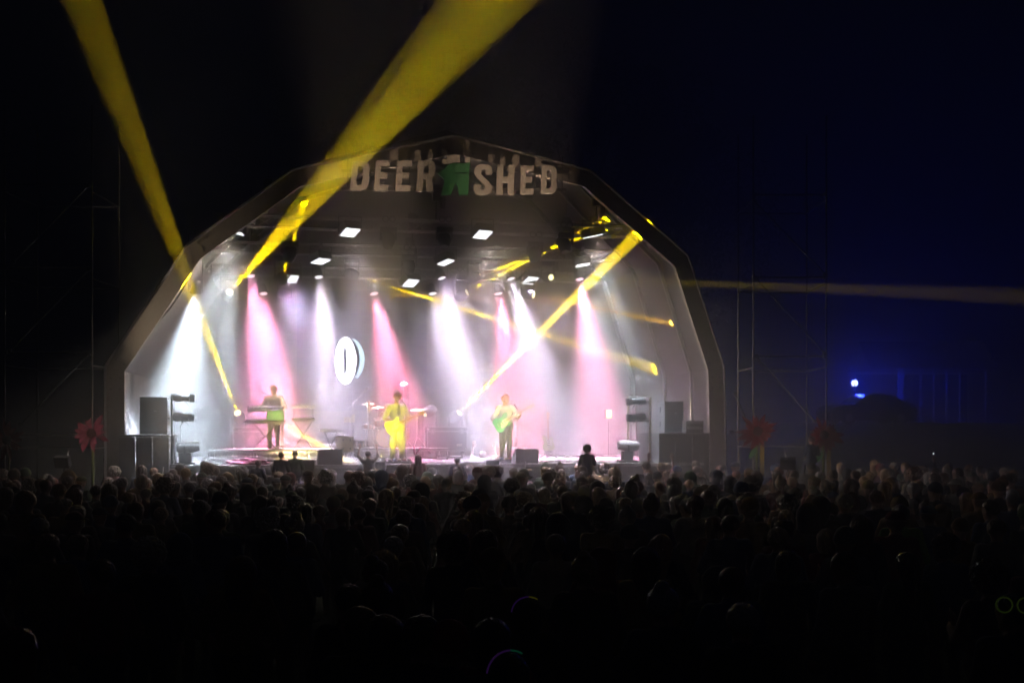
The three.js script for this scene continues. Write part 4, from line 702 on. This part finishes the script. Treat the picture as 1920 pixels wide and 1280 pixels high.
flower('pink red paper flower beside the left arch', 172, 812, 28.7, 0.45, MAGENTA, 13); flower('dark red paper flower at the left edge of the picture', 14, 825, 28.7, 0.45, RED, 14); flower('red paper flower with green leaf and yellow ribbon right of the stage', 1420, 808, 29.6, 0.47, RED, 16, true); flower('dark red paper flower below the blue floodlight', 1545, 815, 29.6, 0.42, RED, 16, true);
// floods on the two towers that light the sign and the arch
function flood(label, px, py, d, target, color, k, angle, pole) {
  const c = at(px, py, d), o = world('flood_light', label, 'flood light', c), dir = target.clone().sub(c).normalize(), q = turned(dir), put = (g) => g.applyQuaternion(q);
  const h = part('housing', put(box(0.34, 0.26, 0.16, 0, 0, -0.1, 0.015)), M.black, o); part('lens', put(new THREE.BoxGeometry(0.28, 0.2, 0.02)), glow(...color, 1.2), h); part('bracket', bar(V(0, -0.16, -0.05), V(0, 0.2, -0.25), 0.02), M.steel, o);
  if (pole) { part('pole', bar(V(0, -c.y, 0), V(0, -0.14, 0), 0.022), M.matt, o); part('foot', box(0.4, 0.03, 0.4, 0, 0.015 - c.y, 0, 0.006), M.matt, o); }
  lamp(o, V(0, 0, 0), dir, color, k, angle, 0.1, 0.7);
}
flood('left flood light in the pit facing up to the sign', 700, 882, 28.7, onStage(-1.4, 9.4, 0.1), [1, 0.7, 0.48], 540, 0.25, true);
flood('right flood light in the pit facing up to the sign', 985, 882, 28.9, onStage(2.1, 9.4, 0.1), [1, 0.7, 0.48], 540, 0.25, true);
flood('left end flood light in the pit facing up to the arch', 300, 892, 28.4, onStage(-6.2, 6.0, -0.6), [1, 0.8, 0.58], 130, 0.4, true);
flood('yellow key light on a pit stand before the singer', 712, 868, 30.3, onStage(onFloor(744, -1.45).x, 2.8, -1.45), [1, 0.88, 0.06], 150, 0.4, true);
flood('yellow key light on a pit stand before the bass player', 925, 867, 30.7, onStage(onFloor(948, -2.5).x, 3.0, -2.5), [1, 0.84, 0.2], 330, 0.32, true);
flood('yellow key light on a pit stand before the keyboards', 575, 868, 29.9, onStage(onFloor(545, -3).x, 2.85, -3.2), [1, 0.82, 0.22], 480, 0.33, true);
flood('small lamp on the grass lighting the left paper flower', 120, 862, 27.2, at(172, 812, 28.7), [1, 0.85, 0.75], 3, 0.4, true);
flood('small lamp on the grass lighting the right paper flowers', 1478, 866, 27.6, at(1480, 812, 29.6), [1, 0.85, 0.75], 4, 0.7, true);


// ------------------------------------------------------------------ beyond the field: bank, marquee posts, blue flood, car, trees
{
  const g = new THREE.PlaneGeometry(70, 34, 70, 34).rotateX(-Math.PI / 2), q = g.attributes.position;
  for (let i = 0; i < q.count; i++) { const x = q.getX(i), z = q.getZ(i), t = Math.min(1, Math.max(0, (17 - z - 3) / 9)), e = Math.min(1, Math.max(0, (x + 35) / 8)); q.setY(i, -0.25 + 3.05 * t * t * (3 - 2 * t) * e * e * (3 - 2 * e) + 0.08 * noise3(x * 0.4, z * 0.4, 0)); }
  g.computeVertexNormals(); const uv = g.attributes.uv.array; uv.forEach((v, i) => { uv[i] = v * (i % 2 ? 15 : 30); });
  structure('grass_bank', g, M.grass).position.set(42, 0, -22);
}
const BANK = 2.75;
{
  const c = at(1603, 718, 55), o = world('blue_floodlight', 'bright blue floodlight on a stand beyond the right of the crowd', 'flood light', V(c.x, BANK, c.z)), y = c.y - BANK;
  part('pole', bar(V(0, 0, 0), V(0, y, 0), 0.03), M.steel, o); for (const a of [0.4, 2.5, 4.6]) part('leg', bar(V(0, 0.6, 0), V(0.5 * Math.cos(a), 0, 0.5 * Math.sin(a)), 0.02), M.steel, o);
  const h = part('housing', box(0.36, 0.36, 0.14, 0, y, -0.09, 0.02), M.black, o); part('lamp_glass', new THREE.CylinderGeometry(0.15, 0.15, 0.03, 12).rotateX(Math.PI / 2).translate(0, y, 0), glow(0.5, 0.6, 1, 14), h);
  const l = new THREE.PointLight(lin(0.01, 0.03, 1), 150); l.position.set(0, y, 0.0); l.shadow.radius = 6; l.castShadow = true; o.add(l);
}
{
  const o = world('marquee', 'open fronted marquee with white posts lit blue at the right', 'marquee', V(at(1745, 775, 56).x, BANK, EYE.z - 56)), X = (px) => at(px, 775, 56).x - o.position.x, h = at(1700, 697, 56).y - BANK, white = mat(0.7, 0.7, 0.7, 0.6);
  part('post', box(0.26, h, 0.12, X(1689), h / 2, 0, 0.01), white, o); for (const x of [1727, 1752, 1776, 1801, 1850]) part('post', box(0.09, h, 0.09, X(x), h / 2, 0.0, 0.008), white, o);
  part('lintel', box(X(1860) - X(1640), 0.14, 0.14, (X(1860) + X(1640)) / 2, h + 0.07, 0, 0.01), mat(0.4, 0.4, 0.4, 0.7), o);
  for (const [a, b] of [[1640, 1689], [1689, 1750], [1750, 1805], [1805, 1860]]) part('back_wall', box(X(b) - X(a) - 0.02, h, 0.05, (X(a) + X(b)) / 2, h / 2, -3, 0.006), mat(0.25, 0.25, 0.26, 0.9, { map: weave }), o);
  for (const s of [0, 1]) part('roof_panel', slab([V(X(1630), h + 0.15, 0.3), V(X(1870), h + 0.15, 0.3), V(X(1870), h + 1.5, -1.6), V(X(1630), h + 1.5, -1.6)].map((p) => (s ? V(p.x, p.y, -3.2 - p.z) : p)), V(0, 0.03, 0)), mat(0.2, 0.2, 0.22, 0.9, { map: weave }), o);
}
{
  const c = at(1625, 775, 53), o = world('parked_car', 'low dark parked car in front of the blue floodlight', 'car', V(c.x, BANK, c.z), 0.15);
  const s = new THREE.Shape(); s.moveTo(-1.9, 0.25); s.lineTo(-1.95, 0.6); s.quadraticCurveTo(-1.9, 0.78, -1.4, 0.82); s.lineTo(-0.85, 0.88); s.quadraticCurveTo(-0.4, 1.3, 0.1, 1.33); s.quadraticCurveTo(0.9, 1.34, 1.35, 0.95); s.quadraticCurveTo(1.9, 0.92, 1.95, 0.65); s.lineTo(1.9, 0.25); s.lineTo(-1.9, 0.25);
  part('body', new THREE.ExtrudeGeometry(s, { depth: 1.5, bevelEnabled: true, bevelSize: 0.06, bevelThickness: 0.08, bevelSegments: 3 }).translate(0, 0, -0.75), mat(0.03, 0.03, 0.035, 0.25), o);
  for (const x of [-1.2, 1.2]) for (const z of [-0.78, 0.78]) { const w = part('wheel', new THREE.CylinderGeometry(0.31, 0.31, 0.2, 20).rotateX(Math.PI / 2).translate(x, 0.31, z), M.matt, o); part('rim', new THREE.CylinderGeometry(0.18, 0.18, 0.02, 14).rotateX(Math.PI / 2).translate(x, 0.31, z + Math.sign(z) * 0.105), M.alu, w); }
  for (const [a, b] of [[-0.62, 0.15], [0.22, 1.05]]) part('side_window', slab([V(a, 0.92, 0.836), V(b, 0.92, 0.836), V(b - (b > 1 ? 0.25 : 0), 1.24, 0.836), V(a + (a < 0 ? 0.3 : 0), 1.24, 0.836)], V(0, 0, 0.006)), mat(0.02, 0.02, 0.025, 0.08), o);
  for (const z of [-0.55, 0.55]) part('headlight', box(0.06, 0.14, 0.34, -1.98, 0.62, z, 0.02), M.chrome, o);
}
function tree(label, px, d, top, rx, ry, n) {
  const c = at(px, 800, d), o = world('broadleaf_tree', label, 'tree', V(c.x, 0, c.z), rr(0, 6), 'dark trees behind the stage'), H = at(px, top, d).y, cy = H - ry;
  const limbs = [bar(V(0, 0, 0), V(0.2, cy * 0.55, 0), 0.55, 10, 0.38), bar(V(0.2, cy * 0.54, 0), V(-0.2, cy + ry * 0.4, 0.2), 0.38, 8, 0.1)];
  for (let i = 0; i < 9; i++) { const a = i * 2.4, s = rr(0.4, 0.8); limbs.push(bar(V(0.1, cy * rr(0.45, 0.8), 0), V(rx * s * Math.cos(a), cy + ry * rr(-0.4, 0.5), rx * s * Math.sin(a)), 0.18, 6, 0.05)); }
  part('trunk', limbs, mat(0.07, 0.05, 0.035, 0.95, { map: speck }), o);
  const clumps = Array.from({ length: 60 }, () => { const a = rr(0, 6.283), u = rr(-0.8, 1), s = Math.sqrt(1 - u * u) * rr(0.5, 1); return [rx * s * Math.cos(a), cy + ry * u * rr(0.7, 1), rx * s * Math.sin(a), rr(0.9, 1.7)]; });
  const leaf = new THREE.BufferGeometry(); leaf.setAttribute('position', new THREE.Float32BufferAttribute([-0.5, 0, 0, 0, -0.22, 0.06, 0.5, 0, 0, 0, 0.22, 0.06], 3)); leaf.setIndex([0, 1, 2, 0, 2, 3]); leaf.computeVertexNormals();
  const m = new THREE.InstancedMesh(leaf, mat(0.05, 0.075, 0.025, 0.8), n), q = new THREE.Quaternion(), M4 = new THREE.Matrix4(); m.name = 'crown'; m.castShadow = m.receiveShadow = true;
  for (let i = 0; i < n; i++) { const k = clumps[i % 60], v = V(rr(-1, 1), rr(-1, 1), rr(-1, 1)).normalize().multiplyScalar(k[3] * Math.cbrt(rnd())); q.setFromEuler(new THREE.Euler(rr(0, 6), rr(0, 6), rr(0, 6))); const s = rr(0.22, 0.42); m.setMatrixAt(i, M4.compose(V(k[0] + v.x, k[1] + v.y, k[2] + v.z), q, V(s, s, s))); }
  m.userData.kind = 'stuff'; o.add(m);
}
tree('huge dark tree rising behind the right half of the roof', 1080, 56, 40, 6.6, 6.5, 16000); tree('dark tree top behind the left half of the roof', 800, 62, 110, 6, 6, 12000); tree('shorter dark tree right of the roof', 1270, 60, 250, 4.5, 5, 8000);

// ------------------------------------------------------------------ the crowd, seen from behind
const POSES = [
  { sleeve: 0.95, r: { elbow: [0.27, 1.13, -0.03], wrist: [0.27, 0.88, 0.08], dir: [0, -1, 0.1] }, l: { elbow: [-0.27, 1.13, -0.03], wrist: [-0.27, 0.88, 0.08], dir: [0, -1, 0.1] } },
  { sleeve: 0.5, turn: 0.4, r: { elbow: [0.28, 1.14, -0.02], wrist: [0.12, 1.08, 0.22], dir: [-1, 0.1, 0.1] }, l: { elbow: [-0.28, 1.14, -0.02], wrist: [-0.12, 1.1, 0.22], dir: [1, 0.1, 0.1] } },
  { sleeve: 0.9, girth: 1.15, turn: -0.35, r: { elbow: [0.3, 1.15, 0], wrist: [0.18, 1.22, 0.26], dir: [-0.3, 1, 0.2] }, l: { elbow: [-0.28, 1.12, -0.02], wrist: [-0.26, 0.88, 0.06], dir: [0, -1, 0.1] } },
  { sleeve: 0.95, girth: 0.92, head: [0.02, 1.615, 0.02], turn: 0.9, r: { elbow: [0.26, 1.12, -0.03], wrist: [0.24, 0.9, 0.12], dir: [0, -1, 0.2] }, l: { elbow: [-0.28, 1.15, 0.04], wrist: [-0.15, 1.12, 0.24], dir: [0.8, 0.3, 0.3] } },
  { sleeve: 0.6, girth: 1.05, head: [-0.02, 1.61, 0.02], turn: -0.15, nod: 0.1, r: { elbow: [0.3, 1.15, 0.03], wrist: [0.2, 1.0, 0.25], dir: [-0.6, -0.1, 0.5] }, l: { elbow: [-0.3, 1.15, 0.03], wrist: [-0.2, 1.0, 0.25], dir: [0.6, -0.1, 0.5] } },
];
const ARMS_UP = { sleeve: 0.45, fists: true, r: { elbow: [0.34, 1.58, 0.08], wrist: [0.3, 1.86, 0.1], dir: [-0.1, 1, 0], side: [-1, 0, 0], curl: 0.2 }, l: { elbow: [-0.34, 1.58, 0.08], wrist: [-0.3, 1.84, 0.1], dir: [0.1, 1, 0], side: [1, 0, 0], curl: 0.2 } };
const ONE_UP = { sleeve: 0.9, fists: true, r: { elbow: [0.33, 1.5, 0.1], wrist: [0.36, 1.8, 0.12], dir: [0.1, 1, 0], side: [-1, 0, 0], curl: 0.25 }, l: { elbow: [-0.27, 1.13, -0.03], wrist: [-0.27, 0.88, 0.08], dir: [0, -1, 0.1] } };
const CELL = 0.036, BODIES = POSES.map((p) => bodyOf(p, CELL)), FINE = POSES.map((p) => bodyOf(p, 0.022)), UP2 = bodyOf(ARMS_UP, 0.032), UP1 = bodyOf(ONE_UP, 0.032);
const STYLES = ['short', 'long', 'curly', 'bob', 'tail', 'bun', 'beanie', 'peaked', 'hood', 'crop'], HATS = ['beanie', 'peaked', 'hood'];
const HAIR = {}, HAIRF = {}; for (const s of STYLES) { HAIR[s] = { geo: makeHair(s, 0.022, 60), hat: HATS.includes(s) }; HAIRF[s] = { geo: makeHair(s, 0.0125, HATS.includes(s) ? 0 : 900), hat: HATS.includes(s) }; }
const TOPS = { navy: cloth(0.02, 0.03, 0.08), grey: cloth(0.16, 0.16, 0.17), black: cloth(0.015, 0.015, 0.016), red: cloth(0.28, 0.03, 0.03), green: cloth(0.04, 0.12, 0.05), cream: cloth(0.5, 0.46, 0.38), blue: cloth(0.05, 0.12, 0.3), mustard: cloth(0.35, 0.2, 0.03), brown: cloth(0.12, 0.06, 0.03) };
const JEANS = [cloth(0.03, 0.045, 0.09), cloth(0.02, 0.02, 0.022), cloth(0.12, 0.1, 0.07)];
const said = { short: 'short', long: 'long', curly: 'curly', bob: 'chin length', tail: 'ponytailed', bun: 'bunned', crop: 'cropped' };
const COLUMNS = [[90, 'at the left edge'], [240, 'below the left flower'], [330, 'below the left loudspeaker'], [440, 'below the left floor lamp'], [590, 'below the keyboards'], [690, 'below the floor drum'], [800, 'below the singer'], [900, 'below the road case'], [1000, 'below the bass player'], [1110, 'below the spare guitar'], [1240, 'below the right lamp frame'], [1370, 'below the right platform'], [1490, 'below the right flower'], [1640, 'below the blue floodlight'], [1780, 'below the marquee'], [9999, 'at the right edge']];
const crowd = [], stuffed = [];
function spec(x, d, h, o = {}) {
  const style = o.style ?? pick(['short', 'short', 'short', 'long', 'long', 'curly', 'bob', 'tail', 'bun', 'beanie', 'peaked', 'hood', 'crop', 'short']), tone = o.tone ?? pick(['brown', 'brown', 'brown', 'black', 'fair', 'fair', 'grey', 'auburn']), top = o.top ?? pick(Object.keys(TOPS));
  return { x, d, h, style, tone, top, pose: Math.floor(rnd() * POSES.length), skin: pick(SKINS), legs: pick(JEANS), turn: Math.PI - Math.atan2(-2.2 - x, 31 - (31 - d)) * 0 + rr(-0.35, 0.35), ...o };
}
const headPx = (c) => [960 + c.x / c.d * FOCAL, HORIZON + (2.8 - c.h) / c.d * FOCAL];
const clear = (x, d, r) => !crowd.some((c) => Math.hypot(c.x - x, (c.d - d)) < r);
// people who can be told apart: place of the top of the head, stature (over the field), look
const fromHead = (px, py, h, o) => { const d = FOCAL * (2.8 - h) / (py - HORIZON); const c = spec((px - 960) / FOCAL * d, d, h, o); crowd.push(c); return c; };
[
  [385, 862, 1.9, { style: 'long', tone: 'black', top: 'black', label: 'tall person with long dark hair below the left floor lamp' }],
  [515, 868, 1.86, { style: 'short', tone: 'black', top: 'brown', label: 'tall dark haired person standing before the keyboards' }],
  [755, 870, 1.88, { style: 'long', tone: 'brown', top: 'grey', label: 'person with long brown hair right in front of the singer' }],
  [905, 845, 1.98, { style: 'crop', tone: 'brown', top: 'grey', geo: 'up2', label: 'tall man with both arms raised right of the singer' }],
  [1212, 866, 1.86, { style: 'short', tone: 'black', top: 'black', label: 'tall person all in black before the right lamp frame' }],
  [1240, 868, 1.8, { style: 'short', tone: 'brown', top: 'red', geo: 'up2', label: 'person raising both hands before the right platform' }],
  [1135, 872, 1.75, { style: 'curly', tone: 'brown', top: 'mustard', geo: 'up1', label: 'person with one hand up left of the right lamp frame' }],
  [1052, 880, 1.72, { style: 'short', tone: 'brown', top: 'navy', geo: 'up1', label: 'person holding one arm up below the spare guitar' }],
  [1690, 948, 1.78, { style: 'tail', tone: 'brown', top: 'green', vest: 'green', label: 'steward in a green reflective vest at the right' }],
  [1896, 888, 1.85, { style: 'short', tone: 'black', top: 'red', vest: 'orange', label: 'steward in an orange reflective vest at the right edge' }],
  [1780, 868, 1.75, { style: 'short', tone: 'brown', top: 'black', geo: 'up1', phone: true, label: 'person holding up a lit phone at the right' }],
  [1640, 862, 1.86, { style: 'long', tone: 'fair', top: 'navy', label: 'person with long fair hair below the blue floodlight' }],
  [985, 1122, 1.55, { style: 'bob', tone: 'black', top: 'black', band: [[0.55, 0.5, 0.02], [0.18, 0.04, 0.5]], label: 'person wearing a yellow and purple glowing headband near the camera' }],
  [950, 1226, 1.6, { style: 'long', tone: 'black', top: 'black', band: [[0.02, 0.4, 0.2], [0.2, 0.05, 0.45]], label: 'person wearing a green and purple glowing headband in front' }],
  [842, 1178, 1.66, { style: 'beanie', hatTone: [0.5, 0.02, 0.01], top: 'black', label: 'person in a red knitted hat near the camera' }],
  [678, 1140, 1.72, { style: 'long', tone: 'brown', top: 'black', label: 'person with long brown hair, left of three heads nearest the camera' }],
  [722, 1158, 1.7, { style: 'bob', tone: 'brown', top: 'black', label: 'person with chin length hair, middle of three heads nearest the camera' }],
  [792, 1157, 1.72, { style: 'short', tone: 'brown', top: 'navy', label: 'person with short brown hair, right of three heads nearest the camera' }],
  [656, 1098, 1.7, { style: 'short', tone: 'black', top: 'black', label: 'dark haired person behind the three heads nearest the camera' }],
  [702, 1090, 1.73, { style: 'bun', tone: 'brown', top: 'black', label: 'person with a bun behind the three heads nearest the camera' }],
  [716, 1032, 1.72, { style: 'long', tone: 'fair', top: 'grey', label: 'person with long fair hair left of centre in the dark' }],
  [850, 1008, 1.74, { style: 'curly', tone: 'brown', top: 'black', label: 'person with a round mop of curls in the dark centre' }],
  [910, 995, 1.76, { style: 'long', tone: 'auburn', top: 'black', label: 'person with long auburn hair in the dark centre' }],
  [1128, 956, 1.76, { style: 'curly', tone: 'brown', top: 'mustard', label: 'person with large curly hair right of centre' }],
  [1125, 1030, 1.7, { style: 'hood', hatTone: [0.2, 0.03, 0.03], top: 'red', label: 'person in a red hooded top right of centre' }],
  [1210, 1028, 1.72, { style: 'long', tone: 'brown', top: 'mustard', label: 'person with long brown hair and mustard top right of centre' }],
  [1244, 1102, 1.72, { style: 'bun', tone: 'grey', top: 'navy', label: 'person with grey hair in a bun, large in the right foreground' }],
  [1390, 1132, 1.68, { style: 'short', tone: 'grey', top: 'black', label: 'grey haired person in the right foreground' }],
  [1370, 1062, 1.72, { style: 'crop', tone: 'brown', top: 'blue', label: 'person with cropped hair and a blue top, right foreground' }],
  [1368, 964, 1.78, { style: 'crop', tone: 'brown', top: 'blue', label: 'broad person with cropped hair below the right platform' }],
  [1615, 968, 1.8, { style: 'long', tone: 'brown', top: 'black', label: 'person with long brown hair left of the green steward' }],
  [1470, 975, 1.76, { style: 'short', tone: 'brown', top: 'red', label: 'person in a red top left of the green steward' }],
  [500, 960, 1.72, { style: 'curly', tone: 'grey', top: 'grey', label: 'person with pale curly hair in the left half' }],
  [280, 1020, 1.74, { style: 'curly', tone: 'grey', top: 'black', label: 'person with pale curly hair at the left in the dark' }],
  [1905, 1116, 1.7, { style: 'short', tone: 'black', top: 'black', glasses: true, label: 'person wearing green novelty glasses at the right edge' }],
  [30, 1180, 1.72, { style: 'long', tone: 'auburn', top: 'black', label: 'person with long hair in the bottom left corner' }],
  [925, 1165, 1.68, { style: 'bob', tone: 'black', top: 'red', label: 'dark haired person in red between the two glowing headbands' }],
].forEach(([px, py, h, o]) => fromHead(px, py, h, { fine: true, ...o }));
// children carried on shoulders: the carrier stands below
const RIDE = { sleeve: 0.5, rl: { knee: [0.13, 0.83, 0.3], ankle: [0.13, 0.5, 0.34], toe: [0.14, 0.42, 0.44] }, ll: { knee: [-0.13, 0.83, 0.3], ankle: [-0.13, 0.5, 0.34], toe: [-0.14, 0.42, 0.44] }, r: POSES[1].r, l: POSES[1].l };
const RIDE_UP = { ...RIDE, fists: true, r: ARMS_UP.r, l: ARMS_UP.l }, RIDER = bodyOf(RIDE, 0.03), RIDER_UP = bodyOf(RIDE_UP, 0.03);
[
  [690, 846, 'child in a white top with raised arms on shoulders before the floor drum', 'cream', 'short', 'brown', true], [784, 853, 'girl with long hair and pink bunny ears on shoulders right of the singer', 'red', 'long', 'brown', false],
  [1101, 837, 'curly haired child silhouetted on shoulders below the spare guitar', 'navy', 'curly', 'black', false], [553, 845, 'child on shoulders in front of the keyboards, right of two', 'green', 'short', 'black', false], [527, 848, 'child on shoulders in front of the keyboards, left of two', 'navy', 'short', 'black', false],
  [857, 858, 'small dark haired child on shoulders below the road case', 'navy', 'short', 'black', false], [1522, 820, 'child on shoulders beside the rightmost paper flower', 'navy', 'short', 'black', false], [484, 863, 'child on shoulders at the left end of the keyboards', 'navy', 'short', 'brown', false],
].forEach(([px, py, label, top, style, tone, up]) => {
  const d = rr(27.6, 28.6), y = 2.8 - (py - HORIZON) / FOCAL * d, s = 0.68, x = (px - 960) / FOCAL * d, seat = y - (1.74 - 0.82) * s, carrier = Math.min(1.9, (seat - 0.02 + 0.14));
  const o = person(label, up ? RIDER_UP : RIDER, look(SKINS[0], TOPS[top], JEANS[0]), V(x, seat - 0.82 * s, EYE.z - d), Math.PI + rr(-0.3, 0.3), s, HAIR[style], HAIRS[tone], 'children on shoulders', true);
  if (/bunny/.test(label)) for (const e of [-1, 1]) part('bunny_ear', new THREE.SphereGeometry(0.1, 12, 10).scale(0.42, 1.7, 0.25).rotateZ(-e * 0.35 + 0.25).translate(e * 0.07 + 0.06, 1.9, 0), cloth(0.7, 0.12, 0.35), o);
  crowd.push(spec(x, d + 0.02, carrier, { style: 'crop', tone: 'black', top: pick(['black', 'navy', 'grey']), label: 'person carrying ' + label.replace(/ (silhouetted |with .*|in a .*)?on shoulders.*/, '').replace('small dark haired child', 'the small child').replace('curly haired child', 'the curly haired child').replace(/^child$/, 'a child').replace(/^girl$/, 'the girl').replace('child in a white top', 'the child in white') + ' ' + COLUMNS.find(([m]) => px < m)[1] + (/left of two/.test(label) ? ', left one' : /right of two/.test(label) ? ', right one' : ''), noclear: true }));
});
// everyone else
for (let d = 31.2, row = 0; d > 9; row++) {
  const far = d > 20.5, gap = far ? 0.74 : d > 15 ? 0.75 : 1.0, half = 0.44 * d;
  for (let x = -half + (row % 2) * gap * 0.5; x < half; x += gap) {
    const px = x + rr(-0.2, 0.2), pd = d + rr(-0.26, 0.26), kid = rnd() < 0.13 && far;
    if (rnd() < 0.06 || !clear(px, pd, far ? 0.42 : 0.48) || toStage(V(px, 0, EYE.z - pd)).z < 0.75) continue;
    crowd.push(spec(px, pd, kid ? rr(1.15, 1.45) : rr(1.58, 1.84)));
  }
  d -= far ? 0.78 : d > 15 ? 0.9 : 1.3;
}
const order = [...crowd].sort((a, b) => (b.label ? 1 : 0) - (a.label ? 1 : 0) || a.d - b.d), singles = order.slice(0, 300), rest = order.slice(300);
for (const c of singles) if (!c.label) {
  const [px] = headPx(c), where = COLUMNS.find(([m]) => px < m)[1], deep = c.d > 25 ? 'near the stage' : c.d > 19 ? 'mid crowd' : 'far back';
  const hair = { beanie: 'in a knitted hat', peaked: 'in a peaked cap', hood: 'with hood up' }[c.style] ?? `with ${said[c.style]} ${c.tone} hair`;
  c.label = `${c.h < 1.5 ? 'child' : 'person'} ${hair}, ${c.top} top, ${deep} ${where}`;
}
const byLabel = {}; for (const c of singles) (byLabel[c.label] ??= []).push(c);
for (const list of Object.values(byLabel)) if (list.length > 1) { list.sort((a, b) => a.x - b.x); list.forEach((c, i) => { c.label += list.length === 2 ? [', left one', ', right one'][i] : [', left one', ', middle one', ', right one'][i] ?? ''; }); }
const HATTONE = { navy: TOPS.navy, grey: TOPS.grey, black: TOPS.black, red: TOPS.red, green: TOPS.green, cream: TOPS.cream, blue: TOPS.blue, mustard: TOPS.mustard, brown: TOPS.brown };
for (const c of singles) {
  const geo = c.geo === 'up2' ? UP2 : c.geo === 'up1' ? UP1 : (c.d < 17 ? FINE : BODIES)[c.pose], k = c.h / 1.755;
  const hatM = c.hatTone ? cloth(...c.hatTone) : HATTONE[c.top], hair = (c.d < 17 ? HAIRF : HAIR)[c.style];
  const o = person(c.label, geo, look(c.skin, c.vest ? cloth(...(c.vest === 'green' ? [0.25, 0.6, 0.05] : [0.7, 0.2, 0.02])) : TOPS[c.top], c.legs), V(c.x, 0, EYE.z - c.d), c.turn, k, hair, hair.hat ? hatM : HAIRS[c.tone], 'people in the crowd', true);
  if (c.vest) for (const y of [1.03, 1.27]) part('reflective_band', new THREE.CylinderGeometry(0.185, 0.185, 0.05, 28, 1, true).scale(1.12, 1, 0.8).translate(0, y, -0.005), mat(0.7, 0.7, 0.72, 0.3, { metalness: 0.3, side: THREE.DoubleSide }), o);
  const H = geo.userData.pose.head ?? [0, 1.62, 0.01];
  if (c.band) for (const [i, tone] of c.band.entries()) part('glow_band_light', new THREE.TorusGeometry(0.135, 0.006, 5, 14, i ? 1.5 : 0.55).rotateZ(i ? 0.1 : 1.62).translate(H[0], H[1] + 0.03, H[2] - 0.06), glow(...tone, 0.045), o);
  if (c.phone) { const w = [0.37, 1.95, 0.13], p = part('phone', box(0.075, 0.15, 0.009, ...w, 0.003), M.black, o); part('phone_light', new THREE.SphereGeometry(0.014, 6, 4).translate(w[0], w[1] + 0.055, w[2] - 0.01), glow(0.85, 0.85, 1, 7), p); }
  if (c.glasses) part('novelty_glasses', [-1, 1].map((s) => new THREE.TorusGeometry(0.05, 0.006, 6, 20).translate(H[0] + s * 0.065, H[1] + 0.09, H[2] - 0.125)), glow(0.1, 0.16, 0.02, 0.06), o);
}
{ // the rows closest to the stage, too many to tell apart
  const byMat = new Map(), add = (g, m, M4) => { if (!byMat.has(m)) byMat.set(m, []); byMat.get(m).push(g.clone().applyMatrix4(M4)); };
  const split = BODIES.map((b) => b.groups.map((gr) => { const g = new THREE.BufferGeometry(); for (const k of ['position', 'normal', 'uv']) g.setAttribute(k, b.attributes[k]); g.setIndex(Array.from(b.index.array.slice(gr.start, gr.start + gr.count))); return [gr.materialIndex, g.toNonIndexed()]; }));
  for (const c of rest) {
    const k = c.h / 1.755, M4 = new THREE.Matrix4().compose(V(c.x, 0, EYE.z - c.d), new THREE.Quaternion().setFromAxisAngle(V(0, 1, 0), c.turn), V(k, k, k)), L = look(c.skin, TOPS[c.top], c.legs), q = BODIES[c.pose].userData.pose, H = q.head ?? [0, 1.62, 0.01];
    for (const [slot, g] of split[c.pose]) add(g, L[slot], M4);
    const h = HAIR[c.style], hm = new THREE.Matrix4().compose(V(...H), new THREE.Quaternion().setFromEuler(new THREE.Euler(q.nod ?? 0, q.turn ?? 0, 0, 'YXZ')), V(1, 1, 1)); add(h.geo.toNonIndexed(), h.hat ? TOPS[c.top] : HAIRS[c.tone], M4.clone().multiply(hm));
  }
  const mats = [...byMat.keys()], g = mergeGeometries(mats.map((m) => merge(byMat.get(m))), true);
  const o = part(numbered('crowd'), g, mats, scene); o.userData.kind = 'stuff'; tag(o, 'packed rows of people pressed up to the stage front', 'crowd');
}

renderer.render(scene, camera);
